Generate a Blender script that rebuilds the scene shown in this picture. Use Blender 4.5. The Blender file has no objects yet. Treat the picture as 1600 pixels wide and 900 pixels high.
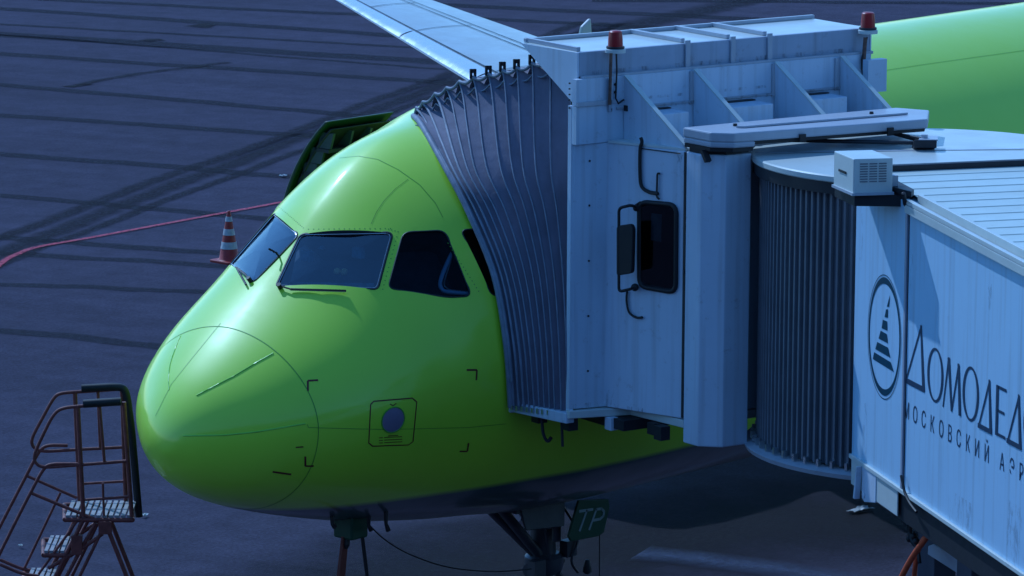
import bpy, bmesh, math, random
from mathutils import Vector, Matrix
from mathutils.bvhtree import BVHTree
random.seed(11)
R = math.radians
C = bpy.context.scene.collection
scene = bpy.context.scene

# ------------------------------------------------------------------ camera
AZ, PIT, ROLL, F = 0.7335, 0.18096, 0.00542, 7216.24        # F in pixels of the 1600-wide photograph
CAM = Vector((-27.699, -29.095, 11.761))
DV = Vector((math.cos(AZ)*math.cos(PIT), math.sin(AZ)*math.cos(PIT), -math.sin(PIT)))
r0 = Vector((math.sin(AZ), -math.cos(AZ), 0)); u0 = r0.cross(DV)
RV = r0*math.cos(ROLL) + u0*math.sin(ROLL); UV = -r0*math.sin(ROLL) + u0*math.cos(ROLL)
cd = bpy.data.cameras.new('camera'); cam = bpy.data.objects.new('camera', cd); C.objects.link(cam)
m3 = Matrix((RV, UV, -DV)).transposed()
cam.matrix_world = Matrix.Translation(CAM) @ m3.to_4x4()
cd.sensor_width = 36; cd.lens = F/1600*36; cd.clip_start = 1; cd.clip_end = 5000
scene.camera = cam

# ------------------------------------------------------------------ light
SUN_AZ, SUN_EL = 82, 46
w = bpy.data.worlds.new('World'); scene.world = w; w.use_nodes = True
nt = w.node_tree; sky = nt.nodes.new('ShaderNodeTexSky'); sky.sky_type = 'NISHITA'; sky.sun_disc = False
sky.sun_elevation = R(SUN_EL); sky.sun_rotation = R(90-SUN_AZ); sky.air_density = 1.0; sky.dust_density = 0.0
bg = nt.nodes['Background']; bg.inputs[1].default_value = 0.132
nt.links.new(sky.outputs[0], bg.inputs[0])
sl = bpy.data.lights.new('sun', 'SUN'); sl.energy = 2.2; sl.angle = R(0.6); sl.color = (1, .95, .88)
so = bpy.data.objects.new('sun', sl); C.objects.link(so)
sd = Vector((math.cos(R(SUN_AZ))*math.cos(R(SUN_EL)), math.sin(R(SUN_AZ))*math.cos(R(SUN_EL)), math.sin(R(SUN_EL))))
so.rotation_euler = sd.to_track_quat('Z', 'Y').to_euler()
vs = scene.view_settings; vs.view_transform = 'Standard'; vs.look = 'None'; vs.gamma = 1; vs.use_curve_mapping = False
vs.exposure = 0.02
vs.use_white_balance = True; vs.white_balance_temperature = 4290; vs.white_balance_tint = 3

# ------------------------------------------------------------------ helpers
def onp(uv, P0, n):
    "where the line of sight through a photograph pixel meets the plane (P0, n) of a real surface"
    v = DV + RV*((uv[0]-800)/F) - UV*((uv[1]-450)/F)
    P0, n = Vector(P0), Vector(n)
    return CAM + v*((P0-CAM).dot(n)/v.dot(n))
def onz(u, v, z=0.0): return onp((u, v), (0, 0, z), (0, 0, 1))

def tag(o, label=None, cat=None, group=None, kind=None):
    if label: o['label'] = label
    if cat: o['category'] = cat
    if group: o['group'] = group
    if kind: o['kind'] = kind
    return o
def empty(name, loc, label, cat, group=None):
    o = bpy.data.objects.new(name, None); C.objects.link(o); o.location = loc; o.empty_display_size = .3
    bpy.context.view_layer.update()
    return tag(o, label, cat, group)

class MB:
    def __init__(s): s.v = []; s.f = []; s.mi = []; s.cur = 0
    def add(s, vs_, fs):
        b = len(s.v); s.v += [tuple(x) for x in vs_]
        for f in fs: s.f.append([b+i for i in f]); s.mi.append(s.cur)
    def prism(s, poly, d):
        "closed prism: polygon (3-D points) swept by vector d"
        d = Vector(d); n = len(poly); P = [Vector(p) for p in poly]
        nrm = Vector((0, 0, 0))
        for i in range(n): nrm += P[i].cross(P[(i+1) % n])
        if nrm.dot(d) > 0: P = P[::-1]
        s.add(P + [p+d for p in P], [list(range(n))] + [list(range(2*n-1, n-1, -1))] + [[i, i+n, (i+1) % n+n, (i+1) % n] for i in range(n)])
    def box(s, c, ax, hs):
        "box with centre c, three axis vectors and half sizes"
        c = Vector(c); a = [Vector(x).normalized()*h for x, h in zip(ax, hs)]
        P = [c - a[0]-a[1]-a[2], c + a[0]-a[1]-a[2], c + a[0]+a[1]-a[2], c - a[0]+a[1]-a[2]]
        s.prism(P, a[2]*2)
    def bbox(s, x0, x1, y0, y1, z0, z1):
        s.prism([(x0, y0, z0), (x1, y0, z0), (x1, y1, z0), (x0, y1, z0)], (0, 0, z1-z0))
    def tube(s, pts, r, n=8, cap=True, rr=None):
        P = [Vector(p) for p in pts]; rings = []
        up = None
        for i, p in enumerate(P):
            t = (P[min(i+1, len(P)-1)] - P[max(i-1, 0)])
            if t.length < 1e-9: t = Vector((0, 0, 1))
            t.normalize()
            if up is None: up = t.orthogonal().normalized()
            up = (up - t*up.dot(t))
            if up.length < 1e-6: up = t.orthogonal()
            up.normalize(); b = t.cross(up)
            q = rr[i] if rr else r
            rings.append([p + (up*math.cos(a)+b*math.sin(a))*q for a in [2*math.pi*k/n for k in range(n)]])
        V = [x for g in rings for x in g]; Fs = []
        for i in range(len(P)-1):
            for k in range(n):
                Fs.append([i*n+k, i*n+(k+1) % n, (i+1)*n+(k+1) % n, (i+1)*n+k])
        if cap: Fs += [list(range(n))[::-1], [(len(P)-1)*n+k for k in range(n)]]
        s.add(V, Fs)
    def lathe(s, prof, c=(0, 0, 0), axis=(0, 0, 1), n=24):
        "profile of (radius, height)"
        ax = Vector(axis).normalized(); e = ax.orthogonal().normalized(); g = ax.cross(e); c = Vector(c)
        V = []; Fs = []
        for (r_, h) in prof:
            for k in range(n):
                a = 2*math.pi*k/n; V.append(c + ax*h + (e*math.cos(a)+g*math.sin(a))*max(r_, 1e-4))
        for i in range(len(prof)-1):
            for k in range(n): Fs.append([i*n+k, i*n+(k+1) % n, (i+1)*n+(k+1) % n, (i+1)*n+k])
        Fs += [list(range(n))[::-1], [(len(prof)-1)*n+k for k in range(n)]]
        s.add(V, Fs)
    def ball(s, c, r_, n=14): s.lathe([(r_*math.sin(math.pi*i/10), -r_*math.cos(math.pi*i/10)) for i in range(11)], c, (0, 0, 1), n)
    def build_each(s, name, mats, parent=None, **kw):
        "every separate piece becomes an object of its own"
        n = len(s.v); par = list(range(n))
        def find(i):
            while par[i] != i: par[i] = par[par[i]]; i = par[i]
            return i
        for f in s.f:
            for i in f[1:]: par[find(i)] = find(f[0])
        gr = {}
        for fi, f in enumerate(s.f): gr.setdefault(find(f[0]), []).append(fi)
        out = []
        for fs in gr.values():
            m_ = MB(); mp = {}
            for fi in fs:
                for i in s.f[fi]:
                    if i not in mp: mp[i] = len(m_.v); m_.v.append(s.v[i])
                m_.f.append([mp[i] for i in s.f[fi]]); m_.mi.append(s.mi[fi])
            out.append(m_.build(name, mats, parent, **kw))
        return out
    def build(s, name, mats, parent=None, smooth=None, bevel=0, fix=True):
        me = bpy.data.meshes.new(name); me.from_pydata(s.v, [], s.f)
        mats = mats if isinstance(mats, (list, tuple)) else [mats]
        for m in mats: me.materials.append(m)
        for p, i in zip(me.polygons, s.mi): p.material_index = i
        if fix:
            bm = bmesh.new(); bm.from_mesh(me); bmesh.ops.recalc_face_normals(bm, faces=bm.faces); bm.to_mesh(me); bm.free()
        if smooth:
            me.polygons.foreach_set('use_smooth', [True]*len(me.polygons)); me.set_sharp_from_angle(angle=R(smooth))
        o = bpy.data.objects.new(name, me); C.objects.link(o)
        if parent:
            o.parent = parent; o.matrix_parent_inverse = world_of(parent).inverted()
        if bevel:
            b = o.modifiers.new('bevel', 'BEVEL'); b.width = bevel; b.segments = 2; b.limit_method = 'ANGLE'; b.angle_limit = R(35)
        return o
def world_of(o):
    m = o.matrix_parent_inverse @ o.matrix_basis if o.parent else o.matrix_basis.copy()
    return world_of(o.parent) @ m if o.parent else m

def spline(pts, n=8):
    P = [Vector(p) for p in pts]; out = []
    for i in range(len(P)-1):
        p0 = P[max(i-1, 0)]; p1 = P[i]; p2 = P[i+1]; p3 = P[min(i+2, len(P)-1)]
        for k in range(n):
            t = k/n
            out.append(.5*((2*p1) + (-p0+p2)*t + (2*p0-5*p1+4*p2-p3)*t*t + (-p0+3*p1-3*p2+p3)*t**3))
    out.append(P[-1]); return out
def fillet(pts, r_, n=5, closed=True):
    P = [Vector(p) for p in pts]; out = []; N = len(P)
    for i in range(N):
        if not closed and i in (0, N-1): out.append(P[i]); continue
        a, b, c = P[i-1], P[i], P[(i+1) % N]
        d1 = min(r_, (a-b).length*.45); d2 = min(r_, (c-b).length*.45)
        s_ = b+(a-b).normalized()*d1; e = b+(c-b).normalized()*d2
        for k in range(n+1):
            t = k/n; out.append(s_*(1-t)**2 + b*2*t*(1-t) + e*t*t)
    return out

# ------------------------------------------------------------------ materials
def mat(name, col, rough=.5, metal=0., coat=0., var=.08, vscale=3., bump=0., bscale=40., streak=0., dirt=0., spec=.5, coat_rough=.03, tr=0):
    m = bpy.data.materials.new(name); m.use_nodes = True; n = m.node_tree.nodes; L = m.node_tree.links
    b = n['Principled BSDF']; b.inputs['Roughness'].default_value = rough; b.inputs['Metallic'].default_value = metal
    b.inputs['Coat Weight'].default_value = coat; b.inputs['Coat Roughness'].default_value = coat_rough
    b.inputs['Specular IOR Level'].default_value = spec
    tc = n.new('ShaderNodeTexCoord')
    src = None
    def mixc(fac, a, bb, op='MULTIPLY'):
        x = n.new('ShaderNodeMix'); x.data_type = 'RGBA'; x.blend_type = op
        L.new(fac, x.inputs[0])
        if isinstance(a, tuple): x.inputs[6].default_value = a
        else: L.new(a, x.inputs[6])
        x.inputs[7].default_value = bb
        return x.outputs[2]
    base = (*col, 1)
    no = n.new('ShaderNodeTexNoise'); no.inputs['Scale'].default_value = vscale; no.inputs['Detail'].default_value = 7; no.inputs['Roughness'].default_value = .62
    L.new(tc.outputs['Object'], no.inputs['Vector'])
    mr = n.new('ShaderNodeMapRange'); mr.inputs[1].default_value = .3; mr.inputs[2].default_value = .7; mr.inputs[3].default_value = 0; mr.inputs[4].default_value = 1
    L.new(no.outputs[0], mr.inputs[0])
    k = 1-var
    src = mixc(mr.outputs[0], base, (k, k, k, 1))
    if streak:
        mp = n.new('ShaderNodeMapping'); mp.inputs['Scale'].default_value = (9, 9, .35); L.new(tc.outputs['Object'], mp.inputs[0])
        n2 = n.new('ShaderNodeTexNoise'); n2.inputs['Scale'].default_value = 1.6; n2.inputs['Detail'].default_value = 6; L.new(mp.outputs[0], n2.inputs['Vector'])
        m2 = n.new('ShaderNodeMapRange'); m2.inputs[1].default_value = .5; m2.inputs[2].default_value = .8; m2.inputs[4].default_value = streak; L.new(n2.outputs[0], m2.inputs[0])
        src = mixc(m2.outputs[0], src, (.42, .38, .34, 1))
    if dirt:
        n3 = n.new('ShaderNodeTexNoise'); n3.inputs['Scale'].default_value = 9; n3.inputs['Detail'].default_value = 8; n3.inputs['Roughness'].default_value = .7; L.new(tc.outputs['Object'], n3.inputs['Vector'])
        m4 = n.new('ShaderNodeMapRange'); m4.inputs[1].default_value = .6; m4.inputs[2].default_value = .74; m4.inputs[4].default_value = dirt; L.new(n3.outputs[0], m4.inputs[0])
        src = mixc(m4.outputs[0], src, (.35, .3, .26, 1))
    L.new(src, b.inputs['Base Color'])
    rr = n.new('ShaderNodeMapRange'); rr.inputs[3].default_value = max(rough-.07, .01); rr.inputs[4].default_value = min(rough+.1, 1); L.new(mr.outputs[0], rr.inputs[0]); L.new(rr.outputs[0], b.inputs['Roughness'])
    if bump:
        nb = n.new('ShaderNodeTexNoise'); nb.inputs['Scale'].default_value = bscale; nb.inputs['Detail'].default_value = 5; L.new(tc.outputs['Object'], nb.inputs['Vector'])
        bn = n.new('ShaderNodeBump'); bn.inputs['Strength'].default_value = bump; bn.inputs['Distance'].default_value = .02; L.new(nb.outputs[0], bn.inputs['Height']); L.new(bn.outputs[0], b.inputs['Normal'])
        if coat: L.new(bn.outputs[0], b.inputs['Coat Normal'])
    return m
M = {}
M['green'] = mat('green_paint', (.56, .86, .022), .42, coat=.6, var=.05, vscale=1.2, coat_rough=.12, bump=.01, bscale=2.5)
M['green_dark'] = mat('green_seam', (.17, .38, .03), .5, var=.1)
M['belly'] = mat('belly_grey_paint', (.05, .07, .07), .35, coat=.3, var=.15)
M['black'] = mat('black_rubber', (.012, .012, .014), .55, var=.3)
M['gasket'] = mat('window_gasket', (.018, .03, .03), .5, var=.2)
M['alu'] = mat('bare_aluminium', (.62, .64, .66), .28, metal=.9, var=.12)
M['wing'] = mat('wing_grey_paint', (.44, .46, .44), .33, coat=.25, var=.10, vscale=2, streak=.1)
M['slat'] = mat('polished_slat', (.72, .74, .76), .25, metal=.55, var=.08)
M['white'] = mat('white_panel_paint', (.64, .70, .80), .45, coat=.1, var=.10, vscale=1.6, streak=.35, dirt=.45, bump=.08, bscale=4)
M['white_top'] = mat('white_roof_paint', (.64, .68, .64), .38, coat=.15, var=.14, vscale=2.5, dirt=.3, bump=.06, bscale=5)
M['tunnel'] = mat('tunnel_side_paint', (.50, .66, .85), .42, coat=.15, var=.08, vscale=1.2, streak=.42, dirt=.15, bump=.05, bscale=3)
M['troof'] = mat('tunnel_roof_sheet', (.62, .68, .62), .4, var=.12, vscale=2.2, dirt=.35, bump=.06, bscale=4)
M['lid'] = mat('grey_cover_paint', (.46, .48, .53), .42, coat=.15, var=.1, vscale=2, streak=.15, dirt=.2)
M['fabric'] = mat('bellows_fabric', (.25, .24, .30), .8, var=.2, vscale=3, bump=.3, bscale=9, streak=.25, spec=.15)
M['piping'] = mat('bellows_piping', (.25, .27, .34), .6, var=.3, vscale=9)
M['slats'] = mat('curtain_slats', (.20, .21, .24), .45, metal=.15, var=.2, vscale=4, streak=.25)
M['darksteel'] = mat('dark_steel', (.035, .037, .045), .5, metal=.4, var=.35, dirt=.4)
M['rust'] = mat('rusty_red_tube', (.20, .06, .045), .6, var=.45, vscale=14, dirt=.6, bump=.2, bscale=60)
M['plat'] = mat('worn_platform_slat', (.36, .34, .34), .6, var=.35, vscale=12, dirt=.5)
M['cone_red'] = mat('cone_red_plastic', (.30, .03, .025), .5, var=.3, vscale=12)
M['cone_white'] = mat('cone_reflective_band', (.55, .56, .58), .5, var=.3, vscale=15)
M['beacon'] = mat('beacon_red_lens', (.26, .004, .008), .35, coat=.2, var=.15)
M['logo'] = mat('dark_teal_vinyl', (.012, .045, .085), .4, var=.2)
M['letter'] = mat('dark_blue_vinyl', (.03, .05, .11), .4, var=.2)
M['mark'] = mat('dark_red_marking', (.10, .02, .012), .5, var=.2)
M['disc'] = mat('port_disc', (.30, .27, .36), .35, metal=.3, var=.15)
M['orange'] = mat('orange_hose_rubber', (.55, .12, .04), .5, var=.3, vscale=10)
M['redstrap'] = mat('faded_red_strap', (.13, .03, .018), .7, var=.3, vscale=10)
M['gear'] = mat('gear_grey_paint', (.06, .06, .07), .4, var=.3, vscale=8, dirt=.5)
M['tyre'] = mat('tyre_rubber', (.02, .02, .02), .75, var=.3)
M['hatch'] = mat('dark_green_paint', (.012, .055, .02), .45, var=.15)
M['cockpit'] = mat('cockpit_lining', (.045, .06, .09), .7, var=.4, vscale=8)
M['doorin'] = mat('door_lining', (.025, .032, .032), .55, var=.4, vscale=6)
M['doorbox'] = mat('door_slide_box', (.022, .010, .015), .6, var=.3, vscale=8)
M['yellow'] = mat('yellow_foam', (.95, .85, .35), .8, var=.2)
M['paper'] = mat('white_litter', (.6, .62, .65), .7, var=.2)
M['ribs'] = mat('door_rib_grey', (.05, .07, .07), .5, var=.25, vscale=8)

def glass_mat(name, tint, ior):
    m = bpy.data.materials.new(name); m.use_nodes = True; n = m.node_tree.nodes; L = m.node_tree.links; n.remove(n['Principled BSDF'])
    fr = n.new('ShaderNodeFresnel'); fr.inputs[0].default_value = ior
    t = n.new('ShaderNodeBsdfTransparent'); t.inputs[0].default_value = (*tint, 1)
    g = n.new('ShaderNodeBsdfGlossy'); g.inputs['Roughness'].default_value = .02; g.inputs[0].default_value = (.9, .95, 1, 1)
    nb = n.new('ShaderNodeTexNoise'); nb.inputs['Scale'].default_value = 3; tc = n.new('ShaderNodeTexCoord'); L.new(tc.outputs['Object'], nb.inputs['Vector'])
    bp = n.new('ShaderNodeBump'); bp.inputs['Strength'].default_value = .12; bp.inputs['Distance'].default_value = .02; L.new(nb.outputs[0], bp.inputs['Height'])
    L.new(bp.outputs[0], g.inputs['Normal']); L.new(bp.outputs[0], fr.inputs['Normal'])
    x = n.new('ShaderNodeMixShader'); L.new(fr.outputs[0], x.inputs[0]); L.new(t.outputs[0], x.inputs[1]); L.new(g.outputs[0], x.inputs[2])
    L.new(x.outputs[0], n['Material Output'].inputs[0]); return m
M['fascia'] = mat('fascia_paint', (.42, .46, .56), .5, var=.15, vscale=3, streak=.5, dirt=.5)
M['facade_glass'] = mat('facade_glass', (.02, .03, .035), .08, var=.2)
M['glass'] = glass_mat('windshield_glass', (.8, .9, 1.0), 2.3)
M['glass_side'] = glass_mat('side_window_glass', (.45, .5, .55), 1.2)

# ------------------------------------------------------------------ ground
def apron_material():
    m = bpy.data.materials.new('apron_asphalt'); m.use_nodes = True; n = m.node_tree.nodes; L = m.node_tree.links
    b = n['Principled BSDF']; b.inputs['Roughness'].default_value = .95; b.inputs['Specular IOR Level'].default_value = .08
    tc = n.new('ShaderNodeTexCoord'); mp = n.new('ShaderNodeMapping'); mp.inputs['Rotation'].default_value = (0, 0, R(74)); L.new(tc.outputs['Object'], mp.inputs[0])
    def noise(sc, det, vec, ro=.6):
        x = n.new('ShaderNodeTexNoise'); x.inputs['Scale'].default_value = sc; x.inputs['Detail'].default_value = det; x.inputs['Roughness'].default_value = ro; L.new(vec, x.inputs['Vector']); return x.outputs[0]
    def rng(x, a, c, lo, hi):
        q = n.new('ShaderNodeMapRange'); q.inputs[1].default_value = a; q.inputs[2].default_value = c; q.inputs[3].default_value = lo; q.inputs[4].default_value = hi; L.new(x, q.inputs[0]); return q.outputs[0]
    def mul(a, c):
        q = n.new('ShaderNodeMath'); q.operation = 'MULTIPLY'; L.new(a, q.inputs[0]); L.new(c, q.inputs[1]); return q.outputs[0]
    big = rng(noise(.09, 5, tc.outputs['Object']), .3, .7, .82, 1.12)
    st = n.new('ShaderNodeMapping'); st.inputs['Scale'].default_value = (.12, 1.3, 1); L.new(mp.outputs[0], st.inputs[0])
    streaks = rng(noise(1.0, 7, st.outputs[0], .65), .3, .72, 1.10, .80)
    mid = rng(noise(2.2, 9, tc.outputs['Object'], .75), .3, .7, .74, 1.22)
    fine = rng(noise(22, 5, tc.outputs['Object'], .85), .3, .7, .55, 1.45)
    f = mul(mul(big, streaks), mul(mid, fine))
    cr = n.new('ShaderNodeMix'); cr.data_type = 'RGBA'; cr.blend_type = 'MULTIPLY'; cr.inputs[0].default_value = 1; cr.inputs[6].default_value = (.055, .050, .080, 1)
    cc = n.new('ShaderNodeCombineColor'); [L.new(f, cc.inputs[i]) for i in range(3)]; L.new(cc.outputs[0], cr.inputs[7])
    # dark oily spots
    sp = rng(noise(.55, 3, tc.outputs['Object'], .5), .72, .80, 0, .55)
    mx = n.new('ShaderNodeMix'); mx.data_type = 'RGBA'; mx.inputs[7].default_value = (.012, .011, .018, 1); L.new(sp, mx.inputs[0]); L.new(cr.outputs[2], mx.inputs[6])
    L.new(mx.outputs[2], b.inputs['Base Color'])
    bp = n.new('ShaderNodeBump'); bp.inputs['Strength'].default_value = .4; bp.inputs['Distance'].default_value = .01; L.new(noise(60, 4, tc.outputs['Object'], .7), bp.inputs['Height']); L.new(bp.outputs[0], b.inputs['Normal'])
    return m
g = MB(); g.add([(-900, -900, 0), (1500, -900, 0), (1500, 1500, 0), (-900, 1500, 0)], [[0, 1, 2, 3]])
ground = tag(g.build('ground', apron_material(), fix=False), kind='structure')

def soft_strip_mat(name, col, strength, scale=2.0, lo=.35, edge=.35, rough=.8):
    "worn strip: UV.x runs across it, UV.y along; torn edges through noise"
    m = bpy.data.materials.new(name); m.use_nodes = True; n = m.node_tree.nodes; L = m.node_tree.links
    b = n['Principled BSDF']; b.inputs['Roughness'].default_value = rough; b.inputs['Base Color'].default_value = (*col, 1); b.inputs['Specular IOR Level'].default_value = .08
    uv = n.new('ShaderNodeTexCoord'); sp = n.new('ShaderNodeSeparateXYZ'); L.new(uv.outputs['UV'], sp.inputs[0])
    def mth(op, a, c=None):
        q = n.new('ShaderNodeMath'); q.operation = op
        if isinstance(a, (int, float)): q.inputs[0].default_value = a
        else: L.new(a, q.inputs[0])
        if c is not None:
            if isinstance(c, (int, float)): q.inputs[1].default_value = c
            else: L.new(c, q.inputs[1])
        return q.outputs[0]
    d = mth('ABSOLUTE', mth('SUBTRACT', sp.outputs[0], .5))          # 0 centre .. .5 edge
    no = n.new('ShaderNodeTexNoise'); no.inputs['Scale'].default_value = scale; no.inputs['Detail'].default_value = 8; no.inputs['Roughness'].default_value = .7; L.new(uv.outputs['Object'], no.inputs['Vector'])
    dd = mth('ADD', d, mth('MULTIPLY', mth('SUBTRACT', no.outputs[0], .5), .55))
    q = n.new('ShaderNodeMapRange'); q.inputs[1].default_value = .5; q.inputs[2].default_value = .5-edge; q.inputs[3].default_value = 0; q.inputs[4].default_value = strength; L.new(dd, q.inputs[0])
    n2 = n.new('ShaderNodeTexNoise'); n2.inputs['Scale'].default_value = 14; n2.inputs['Detail'].default_value = 6; L.new(uv.outputs['Object'], n2.inputs['Vector'])
    q2 = n.new('ShaderNodeMapRange'); q2.inputs[1].default_value = .3; q2.inputs[2].default_value = .6; q2.inputs[3].default_value = lo; q2.inputs[4].default_value = 1; L.new(n2.outputs[0], q2.inputs[0])
    a = mth('MULTIPLY', q.outputs[0], q2.outputs[0])
    e = mth('MINIMUM', 1.0, mth('MULTIPLY', mth('SUBTRACT', .5, d), 8.0)); a = mth('MULTIPLY', a, e)
    L.new(a, b.inputs['Alpha']); return m
def strips(name, lines, m, z):
    me = bpy.data.meshes.new(name); V = []; Fs = []; UVs = []
    for pts, wd in lines:
        P = [Vector((p[0], p[1], z)) for p in pts]; b = len(V); acc = 0
        for i, p in enumerate(P):
            t = (P[min(i+1, len(P)-1)]-P[max(i-1, 0)]).normalized(); s_ = Vector((-t.y, t.x, 0))*wd/2
            if i: acc += (P[i]-P[i-1]).length
            V += [p-s_, p+s_]; UVs += [(0, acc), (1, acc)]
        for i in range(len(P)-1): Fs.append([b+2*i, b+2*i+1, b+2*i+3, b+2*i+2])
    me.from_pydata([tuple(v) for v in V], [], Fs); ul = me.uv_layers.new(name='UVMap')
    for lp in me.loops: ul.data[lp.index].uv = UVs[lp.vertex_index]
    me.materials.append(m); o = bpy.data.objects.new(name, me); C.objects.link(o); return tag(o, kind='structure')
def wob(a, b, n=14, amp=.12, ext=0.):
    a, b = Vector(a), Vector(b); d = b-a; a = a-d*ext; b = b+d*ext; d = b-a; s_ = Vector((-d.y, d.x, 0)).normalized(); out = []; o = 0
    for i in range(n+1):
        o = o*.7+random.uniform(-amp, amp); out.append(a+d*i/n+s_*o)
    return out
G = lambda u, v: onz(u, v, 0)
bands = [((80, 0), (580, 24), .50), ((0, 13), (640, 58), .6), ((0, 54), (640, 94), .8), ((0, 84), (640, 126), .55), ((0, 132), (500, 176), .5),
         ((0, 180), (480, 212), .5), ((0, 240), (452, 276), .5), ((0, 306), (400, 342), .42), ((0, 372), (348, 396), .42), ((0, 396), (348, 416), .4),
         ((0, 444), (320, 456), .35), ((0, 516), (240, 540), .4), ((730, 10), (1100, 27), .7), ((787, 32), (1100, 47), .55), ((1100, 2), (1600, 6), .6),
         ((0, 38), (640, 74), .3), ((150, 66), (640, 104), .25)]
strips('tar_bands', [(wob(G(*a), G(*b), 22, .045, .35), wd*1.15) for a, b, wd in bands], soft_strip_mat('tar_band', (.018, .018, .028), .72, 1.2, .55, .22), .004)
tr = []
for off, wd in ((0, .6), (.5, .45), (-.42, .32)):
    a, b = G(0, 395), G(700, 130); d = (b-a).normalized(); s_ = Vector((-d.y, d.x, 0))*off
    tr.append((wob(a+s_, b+s_, 30, .07, .5), wd))
tr.append((wob(G(105, 137), G(350, 97), 12, .12), .35)); tr.append((wob(G(900, 60), G(1180, 0), 10, .1, .3), 1.2))
pass
strips('tyre_marks', tr, soft_strip_mat('tyre_mark', (.014, .013, .020), .78, 2.2, .35, .35), .008)
blots = [(wob(G(298, 40), G(322, 43), 4, .1), .8), (wob(G(225, 64), G(252, 62), 4, .1), .5), (wob(G(105, 136), G(135, 131), 4, .05), .3), (wob(G(860, 470), G(640, 445), 4, .05), .3)]
strips('oil_stains', blots, soft_strip_mat('oil_stain', (.007, .006, .011), .95, 2.5, .7, .35), .012)
red = spline([G(-60, 470), G(0, 414), G(28, 398), G(60, 387), G(150, 371), G(300, 343), G(430, 319), G(560, 294), G(700, 268)], 8)
strips('stain_and_shade_sheet', [([G(430, 985), G(700, 900), G(960, 850), G(1200, 820), G(1420, 800), G(1700, 790)], 5.0)], soft_strip_mat('stain_and_shade_sheet', (.013, .012, .016), .88, .5, .8, .42), .002)  # stained asphalt, darkened and widened with painted shade under the jet and bridge
strips('red_painted_line', [(red, .14)], soft_strip_mat('red_line_paint', (.42, .075, .11), .8, 9, .55, .2, .6), .016)
strips('pale_ground_band', [([G(1000, 866), G(1070, 873), G(1200, 889), G(1330, 908)], .75)], soft_strip_mat('pale_band', (.075, .085, .14), .8, 1.6, .6, .5), .016)  # wide pale band on the ground with soft, noisy edges

# ------------------------------------------------------------------ airliner
ZC = 3.75
ST = [[0.0, -0.788, -0.788, -0.788, 0.0], [0.03, -0.604, -0.90, -0.74, 0.187], [0.1, -0.449, -1.03, -0.73, 0.364], [0.25, -0.256, -1.19, -0.7, 0.608], [0.5, -0.028, -1.34, -0.64, 0.903],
      [0.85, 0.246, -1.47, -0.55, 1.165], [1.25, 0.546, -1.586, -0.45, 1.369], [1.6, 0.842, -1.674, -0.37, 1.472], [2.0, 1.218, -1.763, -0.28, 1.55], [2.4, 1.503, -1.832, -0.2, 1.646],
      [2.9, 1.70, -1.904, -0.13, 1.759], [3.5, 1.82, -1.967, -0.07, 1.856], [4.2, 1.97, -2.04, -0.03, 1.94], [5.2, 2.05, -2.07, 0.0, 1.97], [6.2, 2.07, -2.07, 0.0, 1.975],
      [25.0, 2.07, -2.07, 0.0, 1.975], [29., 2.05, -1.5, .15, 1.75], [33., 1.9, -.3, .75, 1.15], [37., 1.5, .9, 1.2, .28]]
EX = [0.0, -0.005, -0.005, 0.003, 0.027, 0.076, 0.146, 0.211, 0.246, 0.214, 0.151, 0.073] + [0.]*7
def pchip(x, y, xi):
    n = len(x); h = [x[i+1]-x[i] for i in range(n-1)]; d = [(y[i+1]-y[i])/h[i] for i in range(n-1)]; m = [0.]*n
    for i in range(1, n-1):
        if d[i-1]*d[i] > 0:
            w1 = 2*h[i]+h[i-1]; w2 = h[i]+2*h[i-1]; m[i] = (w1+w2)/(w1/d[i-1]+w2/d[i])
    m[0] = d[0]; m[-1] = d[-1]; k = 0
    while k < n-2 and xi > x[k+1]: k += 1
    t = (xi-x[k])/h[k]
    return (2*t**3-3*t**2+1)*y[k]+(t**3-2*t**2+t)*h[k]*m[k]+(-2*t**3+3*t**2)*y[k+1]+(t**3-t**2)*h[k]*m[k+1]
sx = [math.sqrt(s_[0]) for s_ in ST]; cols = [[s_[i] for s_ in ST] for i in (1, 2, 3, 4)]
NT = 144
def ring(x):
    q = math.sqrt(x); zt, zb, zm, hw = [pchip(sx, c_, q) for c_ in cols]; e = math.exp(pchip(sx, EX, q)); out = []
    for k in range(NT):
        a = 2*math.pi*k/NT; c_, s_ = math.cos(a), math.sin(a)
        if s_ >= 0: yy = math.copysign(abs(c_)**e, c_); zz = zm+(zt-zm)*s_**e
        else: yy = c_; zz = zm+(zm-zb)*s_
        out.append((x, -hw*yy, zz+ZC))
    return out
def loft(xs):
    V = []; Fs = []
    for x in xs: V += ring(x)
    for i in range(len(xs)-1):
        for k in range(NT): Fs.append([i*NT+k, i*NT+(k+1) % NT, (i+1)*NT+(k+1) % NT, (i+1)*NT+k])
    return V, Fs, len(xs)
XJ = .79
plane = empty('airliner', (5.07, 0, 0), 'bright green passenger jet parked with its nose under the boarding bridge', 'airplane')
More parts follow.
